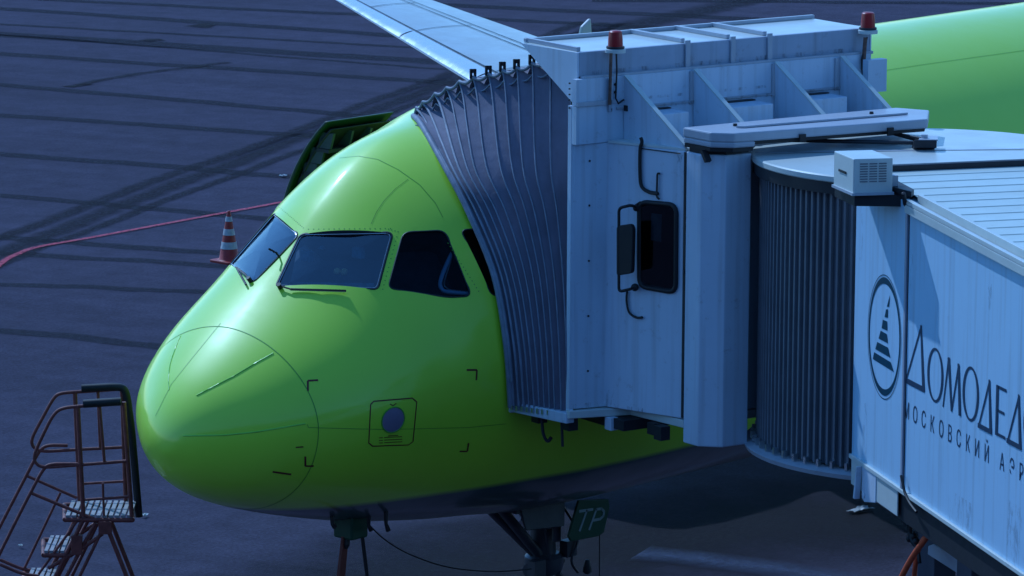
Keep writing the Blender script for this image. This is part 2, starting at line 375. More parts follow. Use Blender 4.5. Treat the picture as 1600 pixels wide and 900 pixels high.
# skin used for placing details on the surface
xs_all = [(i/150*math.sqrt(7))**2 for i in range(1, 151)] + [7+i*.75 for i in range(1, 41)]
V, Fs, _ = loft([.00002]+xs_all); bvh = BVHTree.FromPolygons([Vector(v) for v in V], Fs)
nb_ = MB(); xn = [.00002]+[(i/46*math.sqrt(XJ))**2 for i in range(1, 47)]; V, Fs, k = loft(xn); nb_.add(V, Fs+[list(range(NT))]); nb_.add(ring(XJ), [list(range(NT))])
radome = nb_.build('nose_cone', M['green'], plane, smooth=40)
xb = [XJ] + [x for x in xs_all if x > XJ+.02]; bb = MB(); V, Fs, k = loft(xb); nn = len(xb)
bb.add(V, Fs+[list(range(NT))[::-1], [(nn-1)*NT+j for j in range(NT)]])
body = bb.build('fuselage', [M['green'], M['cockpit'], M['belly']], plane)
def onskin(u, v):
    d = (DV + RV*((u-800)/F) - UV*((v-450)/F)).normalized(); h = bvh.ray_cast(CAM, d)
    if h[0] is None: h = bvh.find_nearest(CAM + d*((Vector((2, -1, 3.5))-CAM).dot(d)))
    n_ = h[1]
    if n_.dot(d) > 0: n_ = -n_
    return h[0], n_
def mirror(p): return Vector((p[0], -p[1], p[2]))

PORT_FRONT = [(468, 367), (614, 364), (590, 453), (430, 448)]
PORT_SIDE = [(630, 363), (695, 360), (737, 463), (700, 465), (606, 451)]
PORT_REAR = [(719, 359), (772, 357), (806, 457), (768, 463)]
cut = MB(); panes = []
def plane_of(P):
    c = sum(P, Vector())/len(P); n_ = Vector()
    for i in range(len(P)): n_ += (P[i]-c).cross(P[(i+1) % len(P)]-c)
    n_.normalize()
    if n_.dot(c-Vector((4, 0, 3.9))) < 0: n_ = -n_
    return c, n_
for name, px, rad, gm in (('windshield_pane', PORT_FRONT, .055, 'glass'), ('cockpit_side_window', PORT_SIDE, .075, 'glass_side'), ('cockpit_side_window', PORT_REAR, .07, 'glass_side')):
    P = [onskin(*q)[0] for q in px]
    for side in (1, -1):
        Q = [p.copy() if side == 1 else mirror(p) for p in P]
        c, n_ = plane_of(Q); flat = [p - n_*(p-c).dot(n_) for p in Q]; rp = fillet(flat, rad, 5)
        cut.prism([p+n_*.22 for p in rp], -n_*.62)
        panes.append((name, c, n_, rp, gm, side))
cutter = cut.build('cut', M['cockpit'])
bo = body.modifiers.new('b', 'BOOLEAN'); bo.operation = 'DIFFERENCE'; bo.solver = 'EXACT'; bo.use_self = True; bo.object = cutter; bo.material_mode = 'TRANSFER'
bpy.context.view_layer.update()
dg = bpy.context.evaluated_depsgraph_get(); me = bpy.data.meshes.new_from_object(body.evaluated_get(dg)); body.modifiers.clear()
body.data = me; bpy.data.objects.remove(cutter)
names = [m.name for m in me.materials if m]
if 'belly_grey_paint' not in names: me.materials.append(M['belly'])
bi = [m.name if m else '' for m in me.materials].index('belly_grey_paint'); gi = [m.name if m else '' for m in me.materials].index('green_paint')
me.polygons.foreach_set('use_smooth', [True]*len(me.polygons)); me.set_sharp_from_angle(angle=R(28))
# the grey belly is one paint mask in the skin's own material: a line a little under the widest level
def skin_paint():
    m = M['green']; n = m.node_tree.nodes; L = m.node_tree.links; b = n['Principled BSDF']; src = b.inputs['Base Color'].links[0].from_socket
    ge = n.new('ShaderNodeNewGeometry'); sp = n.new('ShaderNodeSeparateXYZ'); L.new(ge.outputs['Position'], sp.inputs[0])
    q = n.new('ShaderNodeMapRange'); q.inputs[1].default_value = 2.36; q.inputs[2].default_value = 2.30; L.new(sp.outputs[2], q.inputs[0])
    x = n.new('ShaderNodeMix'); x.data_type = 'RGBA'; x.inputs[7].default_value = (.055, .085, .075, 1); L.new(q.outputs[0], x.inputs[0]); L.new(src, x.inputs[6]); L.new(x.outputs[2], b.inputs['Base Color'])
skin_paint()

def skinline(pts, samples=10, inset=0.):
    out = []
    for i in range(len(pts)-1):
        for k in range(samples):
            t = k/samples; a, b = pts[i], pts[i+1]; out.append(onskin(a[0]+(b[0]-a[0])*t, a[1]+(b[1]-a[1])*t))
    out.append(onskin(*pts[-1])); return out
def ribbon(mb, sk, wd, lift=.003, mir=False):
    P = []
    for i, (p, n_) in enumerate(sk):
        a = sk[max(i-1, 0)][0]; b = sk[min(i+1, len(sk)-1)][0]; t = (b-a).normalized(); s_ = n_.cross(t).normalized()*wd/2
        P.append((p+n_*lift-s_, p+n_*lift+s_))
    V = []; Fs = []
    for a, b in P: V += [a, b]
    if mir: V = [mirror(v) for v in V]
    for i in range(len(P)-1): Fs.append([2*i, 2*i+1, 2*i+3, 2*i+2])
    mb.add(V, Fs)

for name, c, n_, rp, gm, side in panes:
    p_ = MB(); V = []; Fs = []; nr = len(rp)
    for t in (1, .8, .6, .4, .2):
        for q in rp:
            f_ = c+(q-c)*t; h = bvh.ray_cast(f_+n_*1.0, -n_); s_ = h[0] if h[0] else f_
            V.append((s_.lerp(f_, .35) if t < 1 else s_)-n_*.012)
    for a in range(4):
        for i in range(nr): Fs.append([a*nr+i, a*nr+(i+1) % nr, (a+1)*nr+(i+1) % nr, (a+1)*nr+i])
    Fs.append([4*nr+i for i in range(nr)]); p_.add(V, Fs)
    po = p_.build(name, M[gm], plane, smooth=60)
    if name == 'windshield_pane': po['label'] = 'front windshield pane, port side' if side == 1 else 'front windshield pane, starboard side'
    # gasket follows the skin round the opening; bright retainer just inside
    gk = MB(); pts = []
    for q in rp+[rp[0]]:
        h = bvh.ray_cast(q+n_*1.0, -n_); pts.append((h[0] if h[0] else q)-n_*.002)
    gk.tube(pts, .011 if name == 'windshield_pane' else .008, 6, False)
    gk.cur = 1; ctr = c-n_*.02
    if name == 'windshield_pane':
        gk.tube([c+(p-c)*.968+n_*.001 for p in pts], .005, 6, False)
    gk.build('window_frame', [M['gasket'], M['alu']], po, smooth=60)
# cockpit things seen through the glass
c, n_, rp = [(a[1], a[2], a[3]) for a in panes if a[0] == 'windshield_pane' and a[5] == 1][0]
cp = MB()
for u, v in ((527, 424), (538, 425)): cp.ball(onp((u, v), c-n_*.03, n_), .034)
cp.build_each('headset_cushion', M['yellow'], plane, smooth=50)
cp = MB(); a = onp((440, 440), c-n_*.22, n_); b = onp((585, 442), c-n_*.22, n_); cp.prism([a, b, b-n_*.12, a-n_*.12], Vector((0, 0, -.06)))
for u, v in ((480, 400), (560, 395), (500, 380)):
    q = onp((u, v), c-n_*.2, n_); cp.box(q, ((1, 0, 0), (0, 1, 0), (0, 0, 1)), (.03, .06, .05))
cp.build('instrument_panel', mat('cockpit_blue_grey', (.4, .55, .7), .5, var=.6, vscale=10), plane, bevel=.01)
c, n_, rp = [(a[1], a[2], a[3]) for a in panes if a[3] and a[0] == 'cockpit_side_window' and a[5] == 1][0]
cp = MB(); sp_ = [onp(q, c-n_*.07, n_) for q in ((712, 384), (697, 415), (688, 440), (690, 451), (699, 456), (734, 459))]
cp.tube(spline(sp_, 5), .020, 8); cp.cur = 1; sp_ = [onp(q, c-n_*.06, n_) for q in ((706, 403), (697, 430), (694, 443), (697, 449), (706, 453), (734, 456))]
cp.tube(spline(sp_, 5), .007, 6); cp.build('sliding_window_frame', [mat('sliding_frame_blue', (.6, .68, .9), .45, var=.2), M['alu']], plane, smooth=50)

# seams, markings
se = MB()
ribbon(se, [(Vector(p), (Vector(p)-Vector((XJ+.4, 0, 3.1))).normalized()) for p in ring(XJ)+[ring(XJ)[0]]], .008, .0025)
for ln in ([(345, 505), (300, 560), (268, 600), (243, 650)], [(480, 663), (482, 668), (600, 671), (730, 668), (790, 662)], [(638, 280), (618, 295), (600, 314), (588, 332), (580, 350)], [(530, 247), (560, 244), (590, 249), (622, 265), (656, 289), (680, 317), (692, 340)],
           [(1345, 116), (1450, 100), (1600, 79)]):
    ribbon(se, skinline(ln, 14), .005)
se.build_each('skin_seam', M['green_dark'], plane, fix=False)
rv = MB()
for ln, k in (([(482, 358), (610, 357)], 16), ([(607, 358), (622, 362)], 3), ([(437, 324), (474, 356)], 16), ([(467, 372), (433, 442)], 14), ([(700, 380), (748, 455)], 14), ([(620, 370), (598, 452)], 12)):
    for i in range(k+1):
        t = i/k; p, n_ = onskin(ln[0][0]+(ln[1][0]-ln[0][0])*t, ln[0][1]+(ln[1][1]-ln[0][1])*t)
        rv.lathe([(.0, -.002), (.006, -.002), (.006, .0015), (0, .0018)], p, n_, 6)
rv.build_each('rivet', M['green_dark'], plane)
ds = MB()
for ln in ([(307, 618), (330, 606), (365, 588), (400, 567), (427, 552)], [(286, 681), (350, 680), (400, 675), (477, 662)]):
    sk = skinline(ln, 8); ds.tube([p-n_*.001 for p, n_ in sk], .0075, 6)
ds.tube([mirror(p-n_*.001) for p, n_ in skinline([(307, 618), (330, 606), (365, 588), (400, 567), (427, 552)], 8)], .0075, 6)
ds.build_each('lightning_strip', mat('strip_green_paint', (.38, .70, .06), .3, var=.05), plane, smooth=60)
mk = MB()
for ln in ([(481, 611), (481, 595), (497, 594)], [(729, 578), (745, 578), (744, 594)], [(477, 713), (477, 728), (490, 728)], [(732, 692), (730, 705), (718, 705)]):
    ribbon(mk, skinline(ln[:2], 4), .017); ribbon(mk, skinline(ln[1:], 4), .017)
ribbon(mk, skinline([(426, 737), (455, 741)], 4), .02); ribbon(mk, skinline([(462, 699), (474, 698)], 3), .012)
sq = [(584, 627), (644, 622), (651, 628), (645, 690), (638, 695), (582, 697), (576, 692), (579, 632), (584, 627)]
ribbon(mk, skinline(sq, 6), .011)
for y in (684, 688, 692):
    ribbon(mk, skinline([(592, y), (598, y-.3)], 3), .007); ribbon(mk, skinline([(600, y-.5), (628, y-2)], 5), .007)
ribbon(mk, skinline([(606, 681), (622, 680)], 3), .008); ribbon(mk, skinline([(609, 631), (614, 634), (619, 630)], 3), .008)
mk.build_each('skin_marking', M['mark'], plane, fix=False)
sp2 = MB(); p, n_ = onskin(614, 656); sp2.lathe([(0, -.01), (.115, -.01), (.115, .004), (.105, .007), (0, .008)], p, n_, 32); disc = sp2.build('static_port_disc', M['disc'], plane, smooth=40)
sp2 = MB(); sp2.tube([p+n_*.004+(n_.orthogonal().normalized()*math.cos(a)+n_.cross(n_.orthogonal().normalized())*math.sin(a))*.118 for a in [2*math.pi*k/32 for k in range(33)]], .006, 6, False); sp2.build('rim', M['green_dark'], disc)

# wipers
def wiper(pts, mir=False):
    a = MB(); sk = [onskin(*q) for q in pts]; f_ = mirror if mir else (lambda v: v)
    a.tube([f_(p+n_*.03) for p, n_ in sk], .009, 6)
    a.tube([f_(sk[0][0]+sk[0][1]*.0), f_(sk[0][0]+sk[0][1]*.05)], .022, 8)
    a.cur = 1; a.tube([f_(p+n_*.020) for p, n_ in sk[1:]], .010, 6)
    return a.build('wiper', [M['black'], M['alu']], plane, smooth=50)
wiper([(438, 450), (455, 455), (500, 456), (541, 457)])
wiper([(392, 440), (386, 432), (372, 421), (360, 411)])
a = MB()
p, n_ = onskin(437, 402); a.tube([p-n_*.0, p+n_*.06, p+n_*.07+Vector((-.04, .05, .03))], .009, 6); a.build('temperature_probe', M['black'], plane)

# blade antenna
a = MB(); x0 = 5.42
a.prism([(x0, -.02, 5.78), (x0+.14, -.02, 6.24), (x0+.26, -.02, 6.31), (x0+.32, -.02, 5.78)], (0, .04, 0)); a.build('blade_antenna', M['wing'], plane, bevel=.012)

# wings, tail
def airfoil(c0, chord, tdir, th, n=14):
    out = []
    for i in range(n+1):
        t = (1-math.cos(math.pi*i/n))/2; y = th*chord*5*(.2969*math.sqrt(t)-.126*t-.3516*t*t+.2843*t**3-.1015*t**4); out.append(Vector(c0)+Vector((t*chord, 0, 0))+Vector(tdir)*y)
    for i in range(n-1, 0, -1):
        t = (1-math.cos(math.pi*i/n))/2; y = th*chord*5*(.2969*math.sqrt(t)-.126*t-.3516*t*t+.2843*t**3-.1015*t**4); out.append(Vector(c0)+Vector((t*chord, 0, 0))-Vector(tdir)*y*.7)
    return out
def loft_sections(mb, S):
    n = len(S[0]); V = [p for s_ in S for p in s_]; Fs = []
    for i in range(len(S)-1):
        for k in range(n): Fs.append([i*n+k, i*n+(k+1) % n, (i+1)*n+(k+1) % n, (i+1)*n+k])
    Fs += [list(range(n))[::-1], [(len(S)-1)*n+k for k in range(n)]]; mb.add(V, Fs)
def le(y): return 11.55+(y-2)*.5213
def te(y): return 18.0+max(0, y-6.4)*.2555
def wz(y): return 2.66+(y-2)*.09
for sgn in (1, -1):
    mb = MB(); ys = [1.2, 4, 6.4, 10, 13, 15.4, 16.6, 17.0]
    loft_sections(mb, [airfoil((le(y)+(.3 if y == 17 else 0), sgn*y, wz(y)), te(y)-le(y)-(.4 if y == 17 else 0), (0, 0, 1), .13-.003*y) for y in ys])
    wing = mb.build('wing', M['wing'], plane, smooth=40)
    wing['label'] = 'pale grey starboard wing reaching away behind the nose' if sgn > 0 else 'pale grey port wing hidden behind the boarding bridge'
    def top(y, f): # point on the upper skin
        ch = te(y)-le(y); t = f; h = (.13-.003*y)*ch*5*(.2969*math.sqrt(t)-.126*t-.3516*t*t+.2843*t**3-.1015*t**4); return Vector((le(y)+t*ch, sgn*y, wz(y)+h+.006))
    sl_ = MB(); N = 16
    def skinpatch(mb, y0, y1, f0, f1, lift, ny=10, nf=6):
        V = []; Fs = []
        for i in range(ny+1):
            y = y0+(y1-y0)*i/ny
            for j in range(nf+1): V.append(top(y, f0+(f1-f0)*j/nf)+Vector((0, 0, lift)))
        for i in range(ny):
            for j in range(nf): q = i*(nf+1)+j; Fs.append([q, q+1, q+nf+2, q+nf+1])
        mb.add(V, Fs)
    for y0, y1 in ((2.6, 5.2), (6.1, 8.7), (8.75, 11.4), (11.45, 14.0), (14.05, 16.4)): skinpatch(sl_, y0, y1, .002, .13, .004)
    sl_.build('slat', M['slat'], wing, smooth=40, fix=False)
    ln = MB()
    for f0 in (.145, .62, .70): skinpatch(ln, 2.5, 16.4, f0, f0+.012, .003, 14, 1)
    for y in (3.9, 6.4, 8.7, 11.4, 14.0, 15.6): skinpatch(ln, y, y+.02, .15, .68, .003, 1, 6)
    for y in (6.4, 12.3): skinpatch(ln, y, y+.03, .70, .97, .003, 1, 6)
    ln.build('panel_gaps', M['darksteel'], wing, fix=False)
    ss = MB(); loft_sections(ss, [airfoil((31.2+(y)*.6, sgn*y, 4.4+y*.1), 3.8-y*.38, (0, 0, 1), .1) for y in (.3, 3, 6.2)]); ss.build('tailplane', M['green'], plane, smooth=40)
    en = MB(); en.lathe([(.9, 0), (1.02, .12), (1.1, .7), (1.08, 1.8), (.85, 3.1), (.55, 3.15), (.45, 4.0), (.1, 4.5)], (10.6, sgn*5.75, 1.75), (1, 0, 0), 40)
    eo = en.build('engine', M['green'], plane, smooth=35); en = MB(); en.lathe([(.0, .02), (.86, -.015)], (10.58, sgn*5.75, 1.75), (1, 0, 0), 40); en.build('intake_fan', M['darksteel'], eo)
    en = MB(); en.prism([(12.2, sgn*5.75-.15, 2.7), (14.2, sgn*5.75-.15, 2.6), (15.2, sgn*5.75-.15, 3.0), (13.6, sgn*5.75-.15, 3.1)], (0, .3, 0)); en.build('pylon', M['wing'], plane, bevel=.03)
fb = MB(); fb.lathe([(.3, 0), (1.3, 1.2), (1.55, 3), (1.55, 6.5), (.9, 9)], (10.8, 0, 2.75), (1, 0, 0), 40); fb.build('wing_root_fairing', M['belly'], plane, smooth=40)
ft = MB(); loft_sections(ft, [airfoil((29.2+(z-5.5)*.85, 0, z), 5.8-(z-5.5)*.62, (0, 1, 0), .1) for z in (5.3, 8, 11.7)]); ft.build('tail_fin', M['green'], plane, smooth=40)

# open service door on the far (starboard) side, swung forward and standing off the skin
def arc(yoff, z, r_=2.0): return math.sqrt(max(r_*r_-(z-3.78)**2, .01)) + yoff - .02
X0, X1, Z0, Z1 = 3.93, 4.86, 3.4, 5.30
OFF = .58
def door_panel(r_, x0, x1, z0, z1, th, off=OFF, nz=16):
    mb = MB(); V = []; Fs = []
    for i in range(nz+1):
        z = z0+(z1-z0)*i/nz
        for x, t in ((x0, 0), (x1, 0), (x1, th), (x0, th)):
            V.append((x, arc(off, z, r_)-t-(x-x0)*.0, z + (0)))
    for i in range(nz):
        for k in range(4): Fs.append([i*4+k, i*4+(k+1) % 4, i*4+4+(k+1) % 4, i*4+4+k])
    Fs += [[0, 1, 2, 3], [nz*4+3, nz*4+2, nz*4+1, nz*4]]; mb.add(V, Fs); return mb
dr = door_panel(2.0, X0, X1, Z0, Z1, .05).build('service_door', mat('door_dark_green', (.012, .035, .012), .5), plane, smooth=40, bevel=.012); dr['label'] = 'open dark-lined service door standing off the far side of the green fuselage'
door_panel(1.93, X0+.05, X1-.05, Z0+.1, Z1-.08, .04).build('inner_lining', M['doorin'], dr, smooth=40, bevel=.01)
rb = MB()
for z in (4.15, 4.45, 4.75, 5.0):
    rb.prism([(X0+.05, arc(OFF, z, 1.9)-.16, z-.02), (X0+.05, arc(OFF, z, 1.9)+.02, z-.02), (X1-.05, arc(OFF, z, 1.9)+.02, z-.02), (X1-.05, arc(OFF, z, 1.9)-.16, z-.02)], (0, 0, .035))
rb.cur = 1
for x in (X0+.06, X0+.32, X0+.58, X1-.08):
    for i in range(8):
        z = 3.9+i*.16; rb.prism([(x, arc(OFF, z, 1.9)-.15, z), (x+.03, arc(OFF, z, 1.9)-.15, z), (x+.03, arc(OFF, z, 1.9)+.02, z), (x, arc(OFF, z, 1.9)+.02, z)], (0, -.05, .155))
rb.build('door_frames', [M['doorin'], M['ribs']], dr)
rb = MB(); rb.prism([(X0+.40, 2.14, 4.55), (X0+.92, 2.14, 4.55), (X0+.92, 1.95, 5.05), (X0+.40, 1.95, 5.05)], (0, -.16, 0)); rb.build('slide_box', M['doorbox'], dr, bevel=.02)
rb = MB(); rb.tube([(X0+.1, 2.2, 4.2), (X0+.5, 1.85, 4.75)], .035, 8); rb.tube([(X0+.75, 2.0, 4.5), (X0+1.0, 1.7, 4.6)], .05, 8); rb.build('hinge_arm', M['ribs'], dr, smooth=50)

# under the nose: open hatch with straps, probes
u_ = MB(); p = onp((548, 826), (0, -.4, 0), (0, 1, 0)); u_.bbox(p.x-.11, p.x+.11, -.52, -.28, p.z-.08, p.z+.14); ht = u_.build('ground_power_hatch', M['hatch'], plane, bevel=.02)
u_ = MB(); a_ = onp((541, 838), (0, -.42, 0), (0, 1, 0)); b_ = onp((534, 905), (0, -.42, 0), (0, 1, 0)); d_ = (b_-a_)
u_.prism([a_+Vector((-.035, 0, 0)), a_+Vector((.035, 0, 0)), b_+d_*.6+Vector((.045, 0, 0)), b_+d_*.6+Vector((-.045, 0, 0))], (0, .03, 0)); u_.build('red_strap', M['redstrap'], ht)
u_ = MB(); a_ = onp((543, 834), (0, -.42, 0), (0, 1, 0)); u_.tube([a_, a_+d_*.25, a_+d_*.35], .03, 6, rr=[.03, .035, .02])
a_ = onp((566, 838), (0, -.36, 0), (0, 1, 0)); b_ = onp((574, 903), (0, -.36, 0), (0, 1, 0)); u_.tube([a_, b_, b_+(b_-a_)*.5], .02, 6); u_.build('dark_strap', M['black'], ht)
for x_, y_, (u1, v1), l_ in ((0, -.6, (576, 812), .10), (0, -.75, (603, 806), .14), (0, -.5, (519, 812), .07)):
    q = onp((u1, v1), (0, y_, 0), (0, 1, 0)); u_ = MB(); u_.tube([q+Vector((0, 0, .12)), q, q+Vector((-.01, -.01, -l_*.5)), q+Vector((.03, 0, -l_))], .018, 6, rr=[.022, .022, .018, .026]); u_.build('probe', M['black'], plane, smooth=50)
u_ = MB(); u_.tube(spline([onp(q, (0, -.5, 0), (0, 1, 0)) for q in ((572, 815), (600, 842), (640, 866), (700, 886), (770, 893), (830, 889))], 8), .007, 6); u_.build('interphone_cable', M['black'], plane)

# nose gear
ge = MB(); gx = 5.07
ge.tube([(gx, 0, .38), (gx, 0, 1.0)], .075, 16); ge.tube([(gx, 0, .95), (gx-.05, 0, 1.95)], .125, 16); ge.tube([(gx, -.30, .38), (gx, .30, .38)], .05, 12)
ge.tube([(gx-.02, -.02, 1.05), (gx-.95, -.12, 1.9)], .05, 10); ge.tube([(gx-.02, .02, 1.05), (gx-.95, .12, 1.9)], .05, 10)
ge.lathe([(.17, -.10), (.19, -.05), (.19, .06), (.15, .1)], (gx, 0, 1.03), (0, 0, 1), 20); ge.tube([(gx-.28, -.05, 1.0), (gx+.28, .05, 1.0)], .07, 10)
ge.tube([(gx+.02, -.16, .95), (gx+.22, -.16, .72), (gx+.05, -.1, .45)], .035, 8); ge.tube([(gx+.02, .16, .95), (gx+.22, .16, .72), (gx+.05, .1, .45)], .035, 8)
ge.tube([(gx-.1, -.25, 1.3), (gx-.1, -.25, 1.62)], .045, 10); ge.box((gx+.2, -.14, 1.16), ((1, 0, 0), (0, 1, 0), (0, 0, 1)), (.07, .05, .08)); ge.box((gx-.24, -.12, 1.02), ((1, 0, 0), (0, 1, 0), (0, 0, 1)), (.08, .05, .09))
ge.tube(spline([(gx+.1, -.15, 1.6), (gx+.25, -.22, 1.3), (gx+.18, -.2, 1.05), (gx+.3, -.18, .9)], 6), .014, 6); ge.tube(spline([(gx-.12, -.15, 1.7), (gx-.2, -.2, 1.4), (gx-.1, -.18, 1.1)], 6), .014, 6)
go = ge.build('nose_gear_leg', M['gear'], plane, smooth=40)
for s_ in (-1, 1):
    wl = MB(); wl.lathe([(.14, -.11), (.33, -.11), (.375, -.06), (.385, 0), (.375, .06), (.33, .11), (.14, .11)], (gx, s_*.25, .385), (0, 1, 0), 32); wo = wl.build('nose_wheel', M['tyre'], plane, smooth=35)
    wl = MB(); wl.lathe([(.0, -.085), (.15, -.085), (.2, -.115), (.2, .115), (.15, .085), (0, .085)], (gx, s_*.25, .385), (0, 1, 0), 24); wl.build('rim', M['gear'], wo, smooth=35)
    ll = MB(); ll.lathe([(.04, .1), (.09, .04), (.1, 0), (.0, -.012)], (gx-.13, s_*.14, 1.5), (-1, 0, -.1), 20); lo_ = ll.build('landing_light', M['alu'], plane, smooth=40)
nd = MB()
ysd = -.45; Pn = [onp(q, (0, ysd, 0), (0, 1, 0)) for q in ((905, 782), (951, 780), (953, 792), (944, 832), (935, 838), (893, 846), (889, 838))]
nd.prism(Pn, (0, .03, 0)); door = nd.build('nose_gear_door', M['hatch'], plane, bevel=.006); door['label'] = 'green nose gear door marked TP'
tp = MB()
def stroke2(pts, wd, y_=-.455):
    P = [onp(q, (0, y_, 0), (0, 1, 0)) for q in pts]
    for a, b in zip(P[:-1], P[1:]):
        d = (b-a).normalized(); s_ = Vector((-d.z, 0, d.x))*wd/2; e = d*wd*.3; tp.prism([a-s_-e, b-s_+e, b+s_+e, a+s_-e], (0, .004, 0))
stroke2([(906, 799), (926, 796)], .026); stroke2([(917, 798), (906, 829)], .026)
stroke2([(932, 796), (921, 827)], .026); stroke2([(932, 796), (940, 795), (944, 799), (943, 806), (938, 811), (928, 813)], .026)
tp.build('door_lettering', mat('letter_pale_paint', (.25, .3, .3), .5), door)
gw = MB(); gw.bbox(4.2, 5.9, -.42, .42, 1.72, 1.86); gw.build('gear_bay', M['darksteel'], plane)
nd2 = MB(); nd2.prism([(4.25, -.42, 1.8), (4.9, -.42, 1.75), (4.85, -.46, 1.5), (4.3, -.46, 1.55)], (0, .03, 0)); nd2.build('forward_gear_door', M['darksteel'], plane, bevel=.006)
tg = MB(); tg.tube([(gx+.42, -.35, 1.3), (gx+.43, -.35, .55)], .006, 5); tg.lathe([(.02, .07), (.04, 0), (.045, -.05), (.025, -.07)], (gx+.3, -.3, .98), (0, 0, 1), 12); tg.build('hanging_lock_tag', M['black'], plane)

# ------------------------------------------------------------------ boarding bridge
bridge = empty('jet_bridge', (4.53, -4.96, 0), 'grey-white airport boarding bridge docked against the green jet, with dark folded bellows', 'boarding bridge')
C0 = Vector((2.69, -2.402, 0)); A_ = R(-13.3); UX = Vector((math.cos(A_), math.sin(A_), 0)); WY = Vector((-math.sin(A_), math.cos(A_), 0)); ZU = Vector((0, 0, 1))
def Lc(u, w_, z): return C0+UX*u+WY*w_+ZU*z
def lbox(mb, u0_, u1_, w0, w1, z0, z1): mb.prism([Lc(u0_, w0, z0), Lc(u1_, w0, z0), Lc(u1_, w1, z0), Lc(u0_, w1, z0)], ZU*(z1-z0))
CW = 3.32    # cab width
# cab: near wall runs C0 -> D -> C2
wl = MB(); wl.prism([Lc(0, -.012, 3.26), Lc(.34, -.075, 3.26), Lc(.61, -.87, 3.26), Lc(CW, -.87, 3.26), Lc(CW, -.012, 3.26)], ZU*(5.655-3.26))
cab = wl.build('cab_wall', M['white'], bridge, bevel=.008)
wl = MB(); lbox(wl, .0, .34, -.075, -.01, 5.66, 6.0); lbox(wl, .34, CW, -.075, -.01, 5.66, 6.24); lbox(wl, 0, .34, -.075, -.01, 6.004, 6.24)
wl.prism([Lc(0, -.0, 3.2), Lc(.0, .05, 3.2), Lc(.03, .05, 3.2), Lc(.03, -.02, 3.2)], ZU*2.8)
wl.build('cab_back_panel', M['white'], bridge)
fl = MB(); fl.prism([Lc(-.02, .02, 3.18), Lc(-.02, -.03, 3.18), Lc(.54, -.20, 3.18), Lc(.60, -.90, 3.18), Lc(CW, -.9, 3.18), Lc(CW, .02, 3.18)], ZU*.072); fl.build('floor_ledge', M['white_top'], bridge, bevel=.008)
bp_ = MB(); bp_.prism([Lc(-.16, .76, 3.13), Lc(-.03, 0, 3.13), Lc(.06, 0, 3.13), Lc(-.05, .76, 3.13)], ZU*.10); lbox(bp_, -.15, CW+.1, .70, .80, 3.12, 3.2); bp_.build('bumper_rail', M['white'], bridge, bevel=.01)
un = MB(); lbox(un, .35, CW-.1, -.35, .6, 3.08, 3.175); un.build('cab_underframe', M['darksteel'], bridge)
ub = MB(); lbox(ub, .32, .40, -.20, -.10, 3.06, 3.178); ub.build('ledge_bracket', M['white'], bridge, bevel=.005)
ud = MB()
for u, wv, h in ((-.02, .5, .05), (.05, .12, .06), (.47, -.70, .05), (.50, -.56, .03)): lbox(ud, u, u+.10, wv-.05, wv+.06, 3.10-h, 3.175)
ud.tube(spline([Lc(0, .42, 3.1), Lc(.0, .40, 2.97), Lc(.02, .36, 2.90), Lc(.04, .33, 2.94)], 4), .016, 6); ud.tube([Lc(.06, .2, 3.15), Lc(.06, .18, 2.88)], .014, 6)
ud.build_each('underframe_fitting', M['darksteel'], bridge)
# bolts and pillar strip
bt = MB()
for z in (3.6, 4.1, 4.6, 5.1, 5.5): bt.lathe([(0, 0), (.010, 0), (.010, .006), (0, .008)], Lc(.17, -.046, z), Lc(.17, -1, z)-Lc(.17, 0, z), 8)
for z in (6.1, 6.17): bt.lathe([(0, 0), (.014, 0), (.014, .01), (0, .012)], Lc(.42, -.076, z), -WY, 8)
for z in [5.98-.055*i for i in range(1)]+[6.05+.05*i for i in range(4)]: bt.lathe([(0, 0), (.008, 0), (.008, .012), (0, .012)], Lc(-.001, .02, z), -UX, 6)
bt.build_each('panel_bolt', M['darksteel'], cab)
# window in the wall D -> C2
WA, WB = Lc(.34, -.075, 0), Lc(.61, -.87, 0); WT = (WB-WA).normalized(); WN = Vector((WT.y, -WT.x, 0))
if WN.dot(CAM-WA) < 0: WN = -WN
def onwall(u, v, off=0.): return onp((u, v), WA+WN*off, WN)
wp = [onwall(*q) for q in ((1000, 315), (1058, 320), (1057, 457), (1000, 447))]; wr = fillet(wp, .085, 6)
c_ = sum(wr, Vector())/len(wr)
wi = MB(); wi.prism([q+WN*.004 for q in [c_+(q-c_)*.94 for q in wr]], WN*.012); win = wi.build('cab_window', glass_mat('cab_window_glass', (.25, .28, .3), 1.5), bridge)
wi = MB(); wi.tube([q+WN*.012 for q in wr+[wr[0]]], .022, 8, False); wi.build('window_gasket', M['black'], win, smooth=50)
wi = MB(); wi.prism([q+WN*.002 for q in [c_+(q-c_)*.96 for q in wr]], WN*.0015); wi.build('dark_interior', mat('dark_cabin', (.018, .018, .02), .8, var=.6, vscale=9), win)
wi = MB(); wi.prism([onwall(*q, .0055) for q in ((1018, 333), (1034, 335), (1033, 378), (1017, 375))], WN*.002); wi.build('notice_sheet', mat('dim_sheet', (.38, .46, .55), .7, var=.3, vscale=20), win)
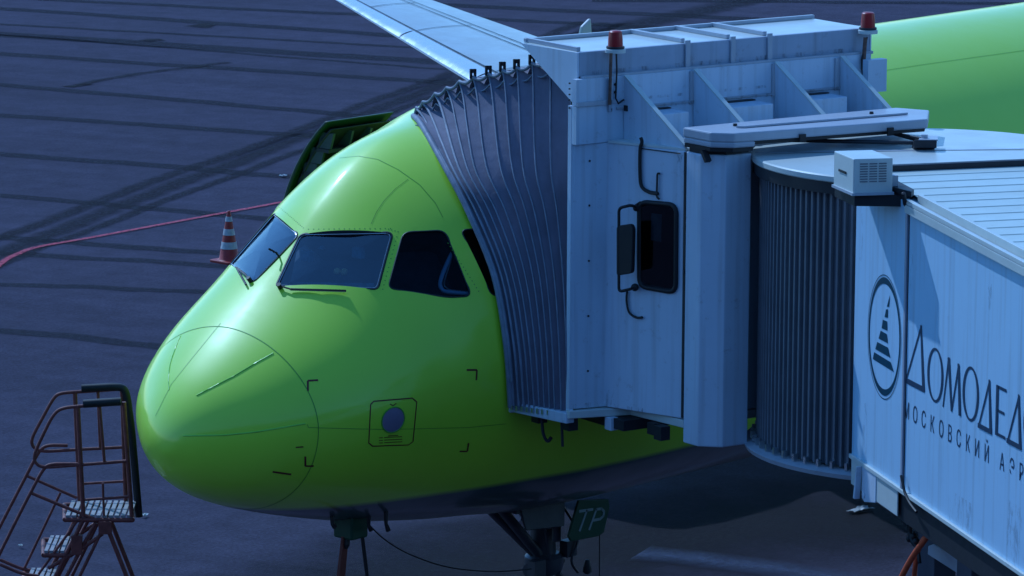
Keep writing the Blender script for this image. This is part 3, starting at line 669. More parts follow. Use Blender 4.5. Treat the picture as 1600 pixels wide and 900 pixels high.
# mirror outside the window
mr_ = MB(); mr_.tube(spline([onwall(994, 325, .02), onwall(990, 322, .12), onwall(984, 321, .16)], 4)+fillet([onwall(984, 321, .16), onwall(967, 325, .17), onwall(967, 456, .17), onwall(984, 452, .16)], .04, 5, False)+[onwall(993, 449, .02)], .014, 8)
mr_.ball(onwall(992, 449, .04), .035); mr_.ball(onwall(994, 325, .03), .03)
mo = mr_.build('mirror', M['black'], bridge, smooth=50)
mh = MB(); hp = fillet([onwall(*q, .13) for q in ((968, 352), (990, 349), (994, 356), (992, 426), (968, 430))], .03, 4); mh.prism(hp, WN*.05); mh.build('mirror_head', M['black'], mo, bevel=.008)
cb = MB()
cb.tube(spline([onwall(*q, .02) for q in ((980, 455), (979, 470), (983, 488), (994, 496), (1004, 496))], 6), .011, 6)
cb.tube(spline([onwall(*q, .02) for q in ((1001, 215), (1003, 222), (1000, 235), (1000, 275), (1003, 292), (1014, 300), (1026, 302), (1028, 302))], 6), .017, 6)
cb.tube(fillet([onwall(*q, .02) for q in ((1031, 271), (1027, 271), (1026, 308), (1030, 311))], .02, 3, False), .010, 6)
cb.tube([onwall(1002, 232, .008), onwall(1063, 240, .008)], .005, 6); cb.tube([onwall(1001, 316, .02), onwall(992, 322, .02)], .012, 6)
cb.build_each('wall_cable', M['black'], bridge, smooth=50)
pn = MB(); pn.prism([Lc(.13, -.04, 5.68), Lc(.2, -.053, 5.68), Lc(.2, -.053, 5.72), Lc(.13, -.04, 5.72)], Lc(0, -1, 0)*0+(-WY)*.006); pn.build('small_plate', M['lid'], bridge)

# hood above the bellows
hd = MB(); lbox(hd, .08, CW+.05, .04, .86, 6.435, 6.47)
hood = hd.build('roof_hood', M['white_top'], bridge, bevel=.006)
hd = MB(); lbox(hd, .08, CW+.05, .0, .037, 6.25, 6.47); hd.build('fascia', M['fascia'], hood, bevel=.006)
hr = MB()
for u in (.09, 1.24, 1.75, 2.17): lbox(hr, u, u+.04, .05, .85, 6.472, 6.51)
for u in (1.24, 1.75, 2.17): lbox(hr, u, u+.05, -.025, -.003, 6.26, 6.50)
lbox(hr, .08, CW+.05, .82, .86, 6.473, 6.505)
lbox(hr, .09, CW+.05, -.06, -.003, 6.235, 6.262)
for u in (.34, 1.24, 2.17, 2.9): lbox(hr, u, u+.035, -.10, -.078, 5.93, 6.23)
lbox(hr, .0, .43, -.10, -.078, 6.0, 6.04); lbox(hr, .43, CW, -.095, -.078, 5.945, 5.965)
hr.build_each('hood_rib', M['lid'], hood, bevel=.003)
sy = MB(); sy.tube([Lc(.34, -.12, 6.46), Lc(.33, -.12, 6.0)], .016, 6); sy.tube([Lc(CW-.08, -.1, 6.4), Lc(CW-.1, -.1, 6.1)], .02, 6); sy.build_each('stained_drain', mat('rust_stain_metal', (.16, .10, .07), .7, var=.5, vscale=20), bridge)
for u in (.06, CW+.055):
    ck = MB(); ck.prism([Lc(u, .88, 6.46), Lc(u, .0, 6.468), Lc(u, .0, 5.98)], UX*.018); ck.build('hood_cheek', M['white'], hood)
for u in (.5, 1.27, 2.19, 2.95):
    gu = MB(); d = UX*.03; gu.prism([Lc(u, -.10, 6.232), Lc(u+.02, -.08, 5.67), Lc(u+.12, -.86, 5.67), Lc(u+.11, -.82, 5.72)], d); gu.build('gusset', M['white'], bridge)
    gt = MB(); a, b = Lc(u, -.10, 6.236), Lc(u+.115, -.86, 5.69); gt.prism([a, b, b+UX*.05, a+UX*.05], Vector((0, 0, .014))); gt.build('gusset_edge', M['white_top'], bridge)
    if u < 2.9:
        st_ = MB(); e = {.5: 1.0, 1.27: 1.95, 2.19: 2.80}[u]; lbox(st_, u+.06, e, -.40, -.10, 5.66, 5.92); st_.build('roof_step', M['white'], bridge, bevel=.008)
rf = MB(); rf.prism([Lc(.33, -.10, 5.657), Lc(.62, -.86, 5.657), Lc(CW, -.86, 5.657), Lc(CW, -.10, 5.657)], ZU*.02); rf.build('cab_roof', M['white_top'], bridge)

def grime_mat(name, col, a0):
    m = bpy.data.materials.new(name); m.use_nodes = True; n = m.node_tree.nodes; L = m.node_tree.links; b = n['Principled BSDF']
    b.inputs['Base Color'].default_value = (*col, 1); b.inputs['Roughness'].default_value = .8
    tc = n.new('ShaderNodeTexCoord'); mp = n.new('ShaderNodeMapping'); mp.inputs['Scale'].default_value = (9, 9, 3); L.new(tc.outputs['Object'], mp.inputs[0])
    no = n.new('ShaderNodeTexNoise'); no.inputs['Scale'].default_value = 1.7; no.inputs['Detail'].default_value = 8; no.inputs['Roughness'].default_value = .75; L.new(mp.outputs[0], no.inputs['Vector'])
    q = n.new('ShaderNodeMapRange'); q.inputs[1].default_value = .50; q.inputs[2].default_value = .66; q.inputs[4].default_value = a0; L.new(no.outputs[0], q.inputs[0]); L.new(q.outputs[0], b.inputs['Alpha']); return m
GR = grime_mat('rust_grime', (.07, .05, .045), .45)
gm = MB()
def wallq(p, q, z0, z1, off=.003):
    t = (q-p).normalized(); n_ = Vector((t.y, -t.x, 0))
    if n_.dot(CAM-p) < 0: n_ = -n_
    gm.add([p+n_*off+ZU*z0, q+n_*off+ZU*z0, q+n_*off+ZU*z1, p+n_*off+ZU*z1], [[0, 1, 2, 3]])
wallq(Lc(.01, -.014, 0), Lc(.33, -.073, 0), 3.262, 3.31); wallq(WA, WA.lerp(WB, .5), 3.262, 3.30); wallq(WA, WA.lerp(WB, .12), 3.3, 3.42); wallq(WA.lerp(WB, .9), WB, 5.40, 5.62)
wallq(Lc(.02, -.077, 0), Lc(CW, -.077, 0), 6.015, 6.04); wallq(Lc(.36, -.097, 0), Lc(CW, -.097, 0), 5.935, 5.965); wallq(Lc(.1, -.002, 0), Lc(CW, -.002, 0), 6.25, 6.30, .004); wallq(Lc(1.8, -.002, 0), Lc(2.1, -.002, 0), 6.25, 6.27, .004)
gm.build_each('grime_streak', GR, cab, fix=False)
gm = MB()
for u0_, u1_ in ((.58, .98), (1.34, 1.93), (2.26, 2.78)): lbox(gm, u0_, u1_, -.16, -.104, 5.923, 5.932)
gm.build_each('step_gap', M['darksteel'], cab)
gm = MB()
for a0, z0, w_, h_ in ((.25, 3.32, .10, .5), (2.2, 3.32, .5, .25), (1.26, 4.7, .05, .6), (3.4, 3.3, .3, .5), (.1, 5.0, .06, .5), (2.9, 5.2, .08, .35)):
    T_ = Vector((2.811, -5.507, 0)); TA_ = R(42.03+16.7); TW_ = Vector((-math.cos(TA_), -math.sin(TA_), 0)); N_o = Vector((TW_.y, -TW_.x, 0))
    N_o = N_o if N_o.dot(Vector((4.53, -4.96, 0))-T_) < 0 else -N_o
    P_ = [T_+TW_*x+N_o*.0022+ZU*(z-.0386*x) for x, z in ((a0, z0), (a0+w_, z0), (a0+w_, z0+h_), (a0, z0+h_))]; gm.add(P_, [[0, 1, 2, 3]])
gm.build_each('grime_streak', grime_mat('grey_run', (.2, .22, .27), .35), bridge, fix=False)

def beacon(pos, parent):
    b = MB(); b.lathe([(0, 0), (.092, 0), (.092, .03), (.08, .035), (0, .036)], pos, ZU, 24); bo_ = b.build('beacon', M['white_top'], parent, smooth=40)
    b = MB(); b.lathe([(.076, .036), (.076, .05), (.068, .053), (.065, .12), (.058, .185), (.046, .195), (0, .197)], pos, ZU, 24); b.build('beacon_lens', M['beacon'], bo_, smooth=40)
    b = MB(); b.lathe([(.080, .036), (.083, .046), (.080, .056)], pos, ZU, 24); b.build('beacon_ring', M['darksteel'], bo_, smooth=40)
    return bo_
b1 = beacon(Lc(.42, -.075, 6.455), hood); b2 = beacon(Lc(CW-.02, -.06, 6.43), hood)
b1['label'] = 'red beacon at the near corner of the hood'; b2['label'] = 'red beacon at the far corner of the hood'
b = MB(); b.tube([Lc(.42, -.09, 6.455), Lc(.42, -.1, 6.3), Lc(.41, -.1, 6.05), Lc(.44, -.1, 6.0), Lc(.5, -.1, 6.03)], .009, 6); lbox(b, .50, .54, -.14, -.1, 5.93, 5.98)
b.tube([Lc(CW-.05, -.09, 6.4), Lc(CW-.12, -.1, 6.2), Lc(CW-.1, -.1, 6.0)], .008, 6); b.build_each('beacon_cable', M['darksteel'], hood, smooth=50)

# bellows: 13 hoops from the fuselage skin to the cab, pleated fabric between them
HT = [(645, 181), (651, 170), (661, 161), (680, 148), (698, 139), (718, 129), (740, 123), (764, 118), (786, 112), (808, 108), (832, 101), (860, 96), (896, 92)]
H2 = [694, 699, 706, 716, 729, 741, 760, 782, 800, 817, 837, 861, 889]     # x at y = 260
HB = [797, 803, 811, 819, 827, 835, 843, 851, 859, 867, 877, 887, 889]
FR = {330: 730, 430: 770, 540: 789, 600: 793}
hoops = []
for k in range(13):
    g2 = (H2[k]-694)/(893-694); gb = (HB[k]-796)/(890-796); pts = []
    def X(v):
        t = (v-260)/(638-260); gg = g2+(gb-g2)*min(1, t)**.8
        x0 = {330: 730, 430: 770, 540: 789}[v]; return x0+(891-x0)*gg
    ctl = [(HB[k], 636+HB[k]*.0 + (HB[k]-797)*.13, -.12+.12*gb), (X(540), 540, -.06+.06*gb), (X(430), 430, .02), (X(330), 330, .08), (H2[k], 260, .12), (HT[k][0]+(.28*(H2[k]-HT[k][0])), HT[k][1]+ (260-HT[k][1])*.2, .15), (HT[k][0], HT[k][1], .19)]
    for j, (u, v, uu) in enumerate(ctl):
        pl_ = onp((u, v), C0+UX*uu, UX); dr_ = (pl_-CAM).normalized(); dep = (pl_-CAM).length
        if j <= 4:
            uf = {0: 795, 1: 789, 2: 770, 3: 730, 4: 694}[j]; pf, nf = onskin(uf, v); d0 = (pf-CAM).length-.05
            g_ = min(1, max(0, (u-uf)/(891-uf))); d12 = (onp((891, v), C0, UX)-CAM).length if False else (Vector((C0.x, C0.y, pf.z))-CAM).length
            dep = d0+(d12-d0)*g_
        hit_ = bvh.ray_cast(CAM, dr_)
        if hit_[0]: dep = min(dep, (hit_[0]-CAM).length-.05)
        pts.append(CAM+dr_*dep)
    hoops.append(spline(pts, 6))
NP = len(hoops[0])
def loc(P): d = P-C0; return d.dot(UX), d.dot(WY), P.z
def across(P, k):     # the hoop continues over the top and down the far side
    u, w_, z = loc(P[-1]); top = []; rs = .05
    n = 10
    for i in range(1, n+1):
        t = i/n; top.append(Lc(u+(CW-.05-u)*t, w_, z + .06*math.sin(math.pi*t)))
    down = [Lc(CW-.05+ (.0), loc(q)[1], q.z) for q in reversed(P[:-1])]
    return top+down
full = [h+across(h, i) for i, h in enumerate(hoops)]
bl = MB(); V = []; rows = []
for k in range(12):
    rows.append(full[k])
    val = []
    dw = (loc(full[k+1][10])[1]-loc(full[k][10])[1])
    for i in range(len(full[k])):
        m_ = (full[k][i]*.5+full[k+1][i]*.5); gap = (full[k+1][i]-full[k][i]).length; dep = min(.10, .5*gap+.03)
        if i < NP-1: m_ = m_+UX*dep*(.55+.45*min(1, i/8)) + ZU*(-.0)
        elif i <= NP+9: m_ = m_-ZU*min(.07, dep)+(UX*.03 if i < NP+2 else Vector())
        else: m_ = m_-UX*dep
        val.append(m_)
    q1 = [full[k][i]*.78+val[i]*.22+ (UX*.0) for i in range(len(val))]
    rows.append([full[k][i]*.45+val[i]*.55+(UX*.018 if i < NP else Vector()) for i in range(len(val))]); rows.append(val); rows.append([full[k+1][i]*.45+val[i]*.55+(UX*-.006 if i < NP else Vector()) for i in range(len(val))])
rows.append(full[12])
def offskin(p, gap=.03):
    d = p-CAM; h = bvh.ray_cast(CAM, d.normalized())
    return CAM+d.normalized()*(min(d.length, (h[0]-CAM).length-gap)) if h[0] and h[0].y < .35 else p
rows = [[offskin(p) if i < NP+1 else p for i, p in enumerate(r_)] for r_ in rows]
n_ = len(rows[0]); V = [p for r_ in rows for p in r_]
Fs = [[a*n_+b, a*n_+b+1, (a+1)*n_+b+1, (a+1)*n_+b] for a in range(len(rows)-1) for b in range(n_-1)]
bl.add(V, Fs); bel = bl.build('bellows', M['fabric'], bridge, smooth=50, fix=False)
for k in range(12):
    hp = MB(); hp.tube(full[k], .0095 if k > 3 else .013, 6); hp.build('bellows_rib', M['piping'], bel, smooth=60)
hm = MB()   # hem roll on the top edge with scallops
tops = [h[-1] for h in hoops]; pts = []
for a, b in zip(tops[:-1], tops[1:]):
    for i in range(6): t = i/6; pts.append(a.lerp(b, t)+ZU*(.012-.035*math.sin(math.pi*t))+UX*.0)
pts.append(tops[-1]); hm.tube(pts, .016, 8); hm.build('top_hem', M['piping'], bel, smooth=60)
sc_ = MB(); pts = []
for a, b in zip(tops[1:-1], tops[2:]):
    for i in range(6): t = i/6; pts.append(a.lerp(b, t)-ZU*(.085+.045*math.sin(math.pi*t))+UX*.012)
sc_.tube(pts, .010, 6); sc_.build('scallop_edge', M['piping'], bel, smooth=60)
for k in (6, 7, 8, 9, 10):
    p = tops[k]; tb = MB(); c_ = p+ZU*.040
    H_ = (WY*-.45+UX*.89).normalized()
    for (a, b) in (((-.027, -.042), (-.010, .05)), ((.010, -.042), (.027, .05))): tb.prism([c_+H_*a[0]*1+ZU*a[1], c_+H_*b[0]+ZU*a[1], c_+H_*b[0]+ZU*b[1], c_+H_*a[0]+ZU*b[1]], WY*.02)
    tb.prism([c_+H_*-.027+ZU*.012, c_+H_*.027+ZU*.012, c_+H_*.021+ZU*.05, c_+H_*-.021+ZU*.05], WY*.02); tb.prism([c_+H_*-.027-ZU*.042, c_+H_*.027-ZU*.042, c_+H_*.027+ZU*-.012, c_+H_*-.027+ZU*-.012], WY*.02)
    tb.build('lifting_lug', M['darksteel'], bel)
pr = MB()
for k in range(1, 12):
    p = hoops[k][0]; pr.box(p+ZU*.0, (UX, WY, ZU), (.03, .013, .022)); pr.tube([p, p+ZU*.10], .007, 5)
pr.build_each('rib_pin', M['alu'], bel)
cu = MB()      # padded front edge against the skin
cu.tube([p-WY*.015+UX*-.0 for p in hoops[0]], .030, 8); cu.tube([p-WY*.05 for p in hoops[0][3:]], .016, 8); cu.box(hoops[0][-6]-WY*.05+Vector((0, 0, -.1)), (UX, WY, ZU), (.04, .06, .08)); cu.build('contact_cushion', M['piping'], bel, smooth=60)
# dark panel closing the mouth behind the folds
ml = MB(); ml.prism([Lc(.12, -.0, 3.26), Lc(.12, .035, 3.26), Lc(.2, .035, 3.26), Lc(.2, 0, 3.26)], ZU*2.9); ml.build('mouth_frame', M['darksteel'], bridge)

# header cover and corner column
lid = [(.585, -.865), (.605, -1.24), (.756, -1.385), (2.73, -1.63), (3.10, -1.204), (2.95, -.915), (2.2, -.885)]
ld = MB(); ld.prism([Lc(u, w_, 5.785) for u, w_ in lid], ZU*.085); ld.prism([Lc(u, w_, 5.735) for u, w_ in ((.587, -.87), (.607, -1.238), (.757, -1.383), (.97, -1.41), (.97, -.87))], ZU*.052); cover = ld.build('header_cover', M['lid'], bridge, bevel=.014)
ld = MB(); ld.prism([Lc(.95, -1.15, 5.872), Lc(1.0, -1.20, 5.872), Lc(2.75, -1.33, 5.872), Lc(2.72, -1.26, 5.872)], ZU*.018); ld.build('cover_rib', M['lid'], cover, bevel=.004)
ld = MB(); cl_ = sum([Vector((u, w_, 0)) for u, w_ in lid], Vector())/7
ld.prism([Lc(cl_.x+(u-cl_.x)*.985, cl_.y+(w_-cl_.y)*.94, 5.755) for u, w_ in lid], ZU*.028); ld.prism([Lc(u, w_, 5.70) for u, w_ in ((.595, -.88), (.615, -1.225), (.76, -1.365), (.96, -1.39), (.96, -.88))], ZU*.033)
for (u, w_) in ((1.40, -1.475), (2.30, -1.585)): ld.prism([Lc(u, w_, 5.75), Lc(u+.06, w_-.008, 5.75), Lc(u+.06, w_-.024, 5.75), Lc(u, w_-.016, 5.75)], ZU*.07)
for p in (Lc(1.02, -1.05, 5.872), Lc(2.5, -1.12, 5.872)): ld.lathe([(0, 0), (.02, 0), (.018, .02), (0, .022)], p, ZU, 8)
ld.build('rubber_seal', M['black'], cover)
cs_ = MB(); cs_.prism([Lc(u, w_, 5.662) for u, w_ in ((.62, -.92), (.625, -1.10), (.77, -1.25), (1.02, -1.25), (1.02, -.92))], ZU*.037); cs_.build('column_seal', M['black'], bridge)
co = MB(); cpoly = [(.60, -.90), (.605, -1.11), (.76, -1.27), (1.04, -1.27), (1.04, -.90)]
co.prism([Lc(u, w_, 3.05) for u, w_ in cpoly], ZU*2.61); co.build('corner_column', M['white'], bridge, bevel=.012)
sm = MB()
for z in (3.5, 4.6): sm.tube([Lc(.6, -.885, z), Lc(.59, -.90, z-.03)], .008, 5)
sm.prism([Lc(.597, -.872, 3.27), Lc(.61, -.872, 3.27), Lc(.612, -.9, 3.27), Lc(.6, -.9, 3.27)], ZU*2.38)
sm.build('column_gap_seal', M['darksteel'], bridge)
bk = MB(); p = onp((1103, 244), Lc(.60, -1.1, 0), UX); bk.box(p, (WY*.6+ZU*.8, UX, WY*.8-ZU*.6), (.055, .03, .016)); bk.build('small_stay', M['black'], bridge)

# rotunda
RC = Vector((4.53, -4.96, 0)); RR = 1.557
ro = MB(); ro.lathe([(0, 0), (RR-.01, 0), (RR, .01), (RR, .05), (RR-.012, .062), (.6, .07), (0, .072)], RC+ZU*5.58, ZU, 128); rroof = ro.build('rotunda_roof', M['white_top'], bridge, smooth=40)
ro = MB(); ro.lathe([(RR-.05, 0), (RR-.02, .0), (RR-.02, .10), (RR-.05, .10)], RC+ZU*5.478, ZU, 128); ro.build('roof_skirt', M['darksteel'], rroof, smooth=40)
cur = MB(); NS = 132; V = []; Fs = []; prof = []
for k in range(NS):
    a0 = 2*math.pi*k/NS
    for f_, r_ in ((.0, 1.475), (.28, 1.475), (.40, 1.437), (.88, 1.437)): a = a0+f_*2*math.pi/NS; prof.append((math.cos(a)*r_, math.sin(a)*r_))
n2 = len(prof)
for z in (3.10, 5.52): V += [(RC.x+x, RC.y+y, z) for x, y in prof]
Fs = [[i, (i+1) % n2, (i+1) % n2+n2, i+n2] for i in range(n2)]; cur.add(V, Fs); cur.build('slatted_curtain', M['slats'], bridge, fix=False)
fl2 = MB(); fl2.lathe([(.3, 0), (1.50, 0), (1.575, .02), (1.59, .06), (1.56, .075), (.3, .09)], RC+ZU*3.0, ZU, 128); flo = fl2.build('rotunda_floor_ring', M['lid'], bridge, smooth=40)
fi = MB()
for k in range(0, 66):
    a = 2*math.pi*k/66+.012; d = Vector((math.cos(a), math.sin(a), 0)); fi.box(RC+d*1.50+ZU*3.115, (d, Vector((-d.y, d.x, 0)), ZU), (.025, .012, .03))
fi.build_each('curtain_guide', M['alu'], flo)
ctr = MB(); p0 = onp((1444, 232), (0, 0, 5.66), (0, 0, 1)); ctr.box(p0+ZU*.035, (RV, DV, ZU), (.10, .12, .035)); cbx = ctr.build('pivot_box', M['darksteel'], bridge, bevel=.008)
ctr = MB(); ctr.prism([p0+ZU*.08+RV*a+Vector((DV.x, DV.y, 0))*b for a, b in ((-.06, -.1), (.11, -.1), (.13, .13), (-.02, .13))], ZU*.014); ctr.lathe([(0, 0), (.03, 0), (.03, .03), (0, .035)], p0+ZU*.094, ZU, 12); ctr.build('pivot_plate', M['lid'], cbx)
ctr = MB(); ctr.tube([onz(1232, 219, 5.70), p0+ZU*.05-RV*.1], .018, 8); ctr.tube([onz(1380, 204, 5.70), p0+ZU*.06], .018, 8); ctr.tube([onz(1372, 203, 5.72), p0+ZU*.09-RV*.03], .012, 8); ctr.build_each('stay_rod', M['darksteel'], bridge, smooth=50)
ctr = MB(); ctr.prism([onz(1180, 238, 5.6535), onz(1600, 232, 5.6535), onz(1600, 233.2, 5.6535), onz(1180, 239.2, 5.6535)], ZU*.002); ctr.build('roof_joint', M['lid'], rroof)
vt = MB(); lbox(vt, CW-.12, CW+.1, -.2, -.12, 5.9, 6.2); vt.build('aft_post_box', M['white'], bridge)

# tunnel
T = Vector((2.811, -5.507, 0)); TA = R(42.03+16.7); TW = Vector((-math.cos(TA), -math.sin(TA), 0)); TN = Vector((-TW.y, TW.x, 0))
if TN.dot(RC-T) < 0: TN = -TN                       # TN: from the visible wall into the tunnel
SL = -.0386; LEN = 26.; WID = 2.42
def Tp(a, n, z): return T+TW*a+TN*n+ZU*(z+SL*a)
def tbox(mb, a0, a1, n0, n1, z0, z1): mb.prism([Tp(a0, n0, z0), Tp(a1, n0, z0), Tp(a1, n1, z0), Tp(a0, n1, z0)], ZU*(z1-z0))
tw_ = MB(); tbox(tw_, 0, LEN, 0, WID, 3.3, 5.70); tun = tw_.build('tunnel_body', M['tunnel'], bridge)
tr_ = MB(); V = []; Fs = []; nrib = 90; step = .27
for i in range(nrib*2+2):
    a = i*step/2 if i % 2 == 0 else (i-1)*step/2+step-.035
    a = min(a, LEN); z = 5.735
    V += [Tp(a, .10, z), Tp(a, WID+.02, z)]
    if i % 2 == 1: V += [Tp(a+.006, .10, z+.006), Tp(a+.006, WID+.02, z+.006), Tp(a+.028, .10, z+.006), Tp(a+.028, WID+.02, z+.006)]
nV = len(V)//2; Fs = [[2*i, 2*i+1, 2*i+3, 2*i+2] for i in range(nV-1)]; tr_.add(V, Fs); tro = tr_.build('tunnel_roof', M['troof'], bridge, fix=False)
gt = MB(); tbox(gt, 1.2, LEN, -.045, .10, 5.63, 5.70); tbox(gt, 1.2, LEN, -.045, .0, 5.703, 5.742); tbox(gt, 1.2, LEN, .07, .11, 5.703, 5.775); gt.build('roof_gutter', M['white_top'], bridge, bevel=.004)
ed = MB(); tbox(ed, -.02, .05, 0.1, WID+.02, 5.70, 5.785); ed.build('roof_end_seal', M['darksteel'], bridge, bevel=.008)
se_ = MB(); tbox(se_, 1.165, 1.205, -.02, .0, 3.28, 5.62); se_.build('seam_pillar', mat('seam_purple_grey', (.40, .41, .48), .5, var=.2, streak=.3), bridge, bevel=.005)
se_ = MB(); tbox(se_, 1.21, 1.218, -.004, .0, 3.30, 5.62); tbox(se_, 1.152, 1.160, -.004, .0, 3.3, 5.6); se_.build('seam_gap', M['darksteel'], bridge)
lr = MB(); tbox(lr, 0.0, LEN, -.03, .0, 3.275, 3.31); tbox(lr, .02, 1.1, -.012, .0, 3.05, 3.27); lr.build('lower_rail', M['white_top'], bridge, bevel=.004)
lr = MB(); tbox(lr, .02, LEN, .02, WID-.02, 3.02, 3.295); lr.build('tunnel_underframe', M['darksteel'], bridge)
lg = MB(); P = [Tp(.30, -.02, 3.27), Tp(.62, -.02, 3.27), Tp(.62, -.02, 3.04), Tp(.36, -.02, 2.98), Tp(.30, -.02, 3.0)]; lg.prism(P, TN*.035); lg.lathe([(0, 0), (.03, 0), (.03, .01), (0, .012)], Tp(.35, -.02, 3.04), -TN, 12)
lg.prism([Tp(.28, -.02, 3.27), Tp(.30, -.02, 3.27), Tp(.26, -.02, 2.98), Tp(.22, -.02, 2.98)], -TN*.05); lg.build('lifting_bracket', M['white'], bridge, bevel=.004)
# suspended machinery under the tunnel
def TV(u, v, n): return onp((u, v), T+TN*n, TN)
ug = MB()
for (x0_, x1_, y0_, y1_, n0) in ((1436, 1462, 772, 960, .5), (1496, 1519, 828, 990, .35)):
    a, b = TV(x0_, y0_, n0), TV(x1_, y0_, n0); z1_ = a.z+.35; ug.prism([Vector((a.x, a.y, 0)), Vector((b.x, b.y, 0)), Vector((b.x, b.y, 0))+TN*.2, Vector((a.x, a.y, 0))+TN*.2], ZU*z1_)
ug.build_each('support_leg', mat('leg_steel', (.075, .08, .11), .5, var=.3, dirt=.4), bridge, bevel=.008)
ug = MB(); P = [TV(*q, .45) for q in ((1450, 853), (1458, 850), (1496, 872), (1496, 896), (1449, 866))]; ug.prism(P, TN*.12); ug.build('pale_beam', M['lid'], bridge, bevel=.006)
ug = MB(); P = [TV(*q, .15) for q in ((1420, 776), (1432, 784), (1430, 816), (1424, 819), (1418, 813))]; ug.prism(P, TN*.02)
for q, s_ in (((1423, 806), .02), ((1428, 812), .014)): ug.lathe([(0, 0), (s_, 0), (s_, .02), (0, .02)], TV(*q, .15), -TN, 10)
ug.build('plate_hanger', M['white'], bridge, bevel=.004)
ug = MB(); ug.tube(spline([TV(*q, -.04) for q in ((1408, 743), (1411, 757), (1414, 770), (1421, 785), (1432, 800))], 6), .012, 6)
ug.tube(spline([TV(*q, .2) for q in ((1424, 818), (1422, 832), (1426, 846), (1433, 855), (1437, 880))], 6), .018, 6)
ug.tube(spline([TV(*q, .25) for q in ((1448, 838), (1440, 848), (1430, 852), (1424, 846))], 6), .015, 6)
for q in ((1428, 838), (1432, 846), (1421, 842)): ug.ball(TV(*q, .2), .03)
ug.build_each('dangling_cable', M['black'], bridge, smooth=50)
hs = MB(); hs.tube(spline([TV(*q, .1) for q in ((1452, 832), (1446, 842), (1434, 858), (1420, 880), (1405, 910), (1396, 940))], 6), .026, 8); hs.tube(spline([TV(*q, .2) for q in ((1446, 838), (1436, 856), (1430, 885), (1428, 925))], 6), .022, 8); hs.build_each('orange_hose', M['orange'], bridge, smooth=50)

# louvred box on its shelf at the tunnel's corner
SR = Vector((math.cos(R(-36)), math.sin(R(-36)), 0)); K = onz(1333, 305, 5.705); AWY = -TW
bx = MB(); bx.prism([K, K+SR*.335, K+SR*.335+AWY*.46, K+AWY*.46], ZU*.30); ac = bx.build('louvred_box', M['white_top'], bridge, bevel=.008)
lv = MB(); nn_ = Vector((SR.y, -SR.x, 0))
if nn_.dot(CAM-K) < 0: nn_ = -nn_
for c0 in (.055, .135, .215):
    for r__ in range(8): z = .105+r__*.021; lv.prism([K+SR*c0+ZU*z+nn_*.001, K+SR*(c0+.065)+ZU*z+nn_*.001, K+SR*(c0+.065)+ZU*(z+.010)+nn_*.001, K+SR*c0+ZU*(z+.010)+nn_*.001], nn_*.004)
lv.build_each('louvre_slot', M['slats'], ac)
lv = MB(); lv.prism([K-SR*.012-AWY*.012-ZU*.004, K+SR*.345-AWY*.012-ZU*.004, K+SR*.345+AWY*.47-ZU*.004, K-SR*.012+AWY*.47-ZU*.004], ZU*.022); lv.build('base_flange', M['lid'], ac)
lv = MB(); q = K-SR*.002; lv.prism([q+AWY*.16+ZU*.15, q+AWY*.33+ZU*.15, q+AWY*.33+ZU*.17, q+AWY*.16+ZU*.17], -SR*.006); lv.build('handle', M['black'], ac)
sh = MB(); sh.prism([onz(*q, 5.60)-ZU*0 for q in ((1304, 307), (1335, 322), (1424, 323), (1430, 316), (1394, 290))], ZU*.10); sh.build('box_shelf', M['darksteel'], bridge)
sh = MB(); sh.prism([onz(*q, 5.705) for q in ((1394, 301), (1424, 309), (1428, 305), (1400, 290))], ZU*.05); sh.tube([onz(1412, 302, 5.76), onz(1414, 318, 5.66), onz(1421, 330, 5.58)], .02, 6); sh.build('shelf_clamp', M['darksteel'], bridge, bevel=.006)
sh = MB(); q = onp((1395, 290), K+AWY*.1, AWY); sh.box(q, (SR, AWY, ZU), (.03, .04, .09)); sh.build('junction_box', M['lid'], bridge)

# emblem and lettering on the tunnel wall: (a along, z up) in the wall's own plane
def Wp(a, z, off=.003): return T+TW*a-TN*off+ZU*z
emb = MB()
for (ra, rz, wd) in ((.362, .50, .030),):
    N_ = 64; ins, outs = [], []
    for i in range(N_):
        t = 2*math.pi*i/N_; outs.append(Wp(.705+ra*math.cos(t), 4.455+rz*math.sin(t)+.008*math.cos(t))); ins.append(Wp(.705+(ra-wd*.75)*math.cos(t), 4.455+(rz-wd*1.0-.025*abs(math.sin(t))**2)*math.sin(t)+.008*math.cos(t)))
    emb.add(outs+ins, [[i, (i+1) % N_, N_+(i+1) % N_, N_+i] for i in range(N_)])
N_ = 64; o2 = [Wp(.705+.385*math.cos(2*math.pi*i/N_), 4.45+.527*math.sin(2*math.pi*i/N_)) for i in range(N_)]; i2 = [Wp(.705+.378*math.cos(2*math.pi*i/N_), 4.45+.519*math.sin(2*math.pi*i/N_)) for i in range(N_)]
emb.add(o2+i2, [[i, (i+1) % N_, N_+(i+1) % N_, N_+i] for i in range(N_)])
def pxw(u, v): return onp((u, v), T-TN*.003, TN)
S_ = 3.748
for P in ([(227, 152), (221, 222), (208, 222)], [(203, 238), (215, 236), (214, 286), (195, 283)], [(185, 298), (210, 308), (211, 362), (178, 348)], [(172, 362), (208, 382), (215, 436), (160, 408)],
          [(152, 428), (215, 462), (229, 521), (141, 470)], [(134, 488), (231, 547), (249, 604), (126, 528)]):
    emb.add([pxw(1330+x/S_, 420+y/S_) for x, y in P], [list(range(len(P)))])
emb.build('emblem', M['logo'], bridge, fix=False)
lt = MB()
def tstroke(p, q, w0, w1=None):
    w1 = w1 if w1 is not None else w0; p, q = Vector((*p, 0)), Vector((*q, 0)); d = (q-p).normalized(); s_ = Vector((-d.y, d.x, 0))
    P = [p-s_*w0/2, q-s_*w1/2, q+s_*w1/2, p+s_*w0/2]; lt.add([Wp(v.x, v.y, .003+.0005*(len(lt.f) % 7)) for v in P], [[0, 1, 2, 3]])
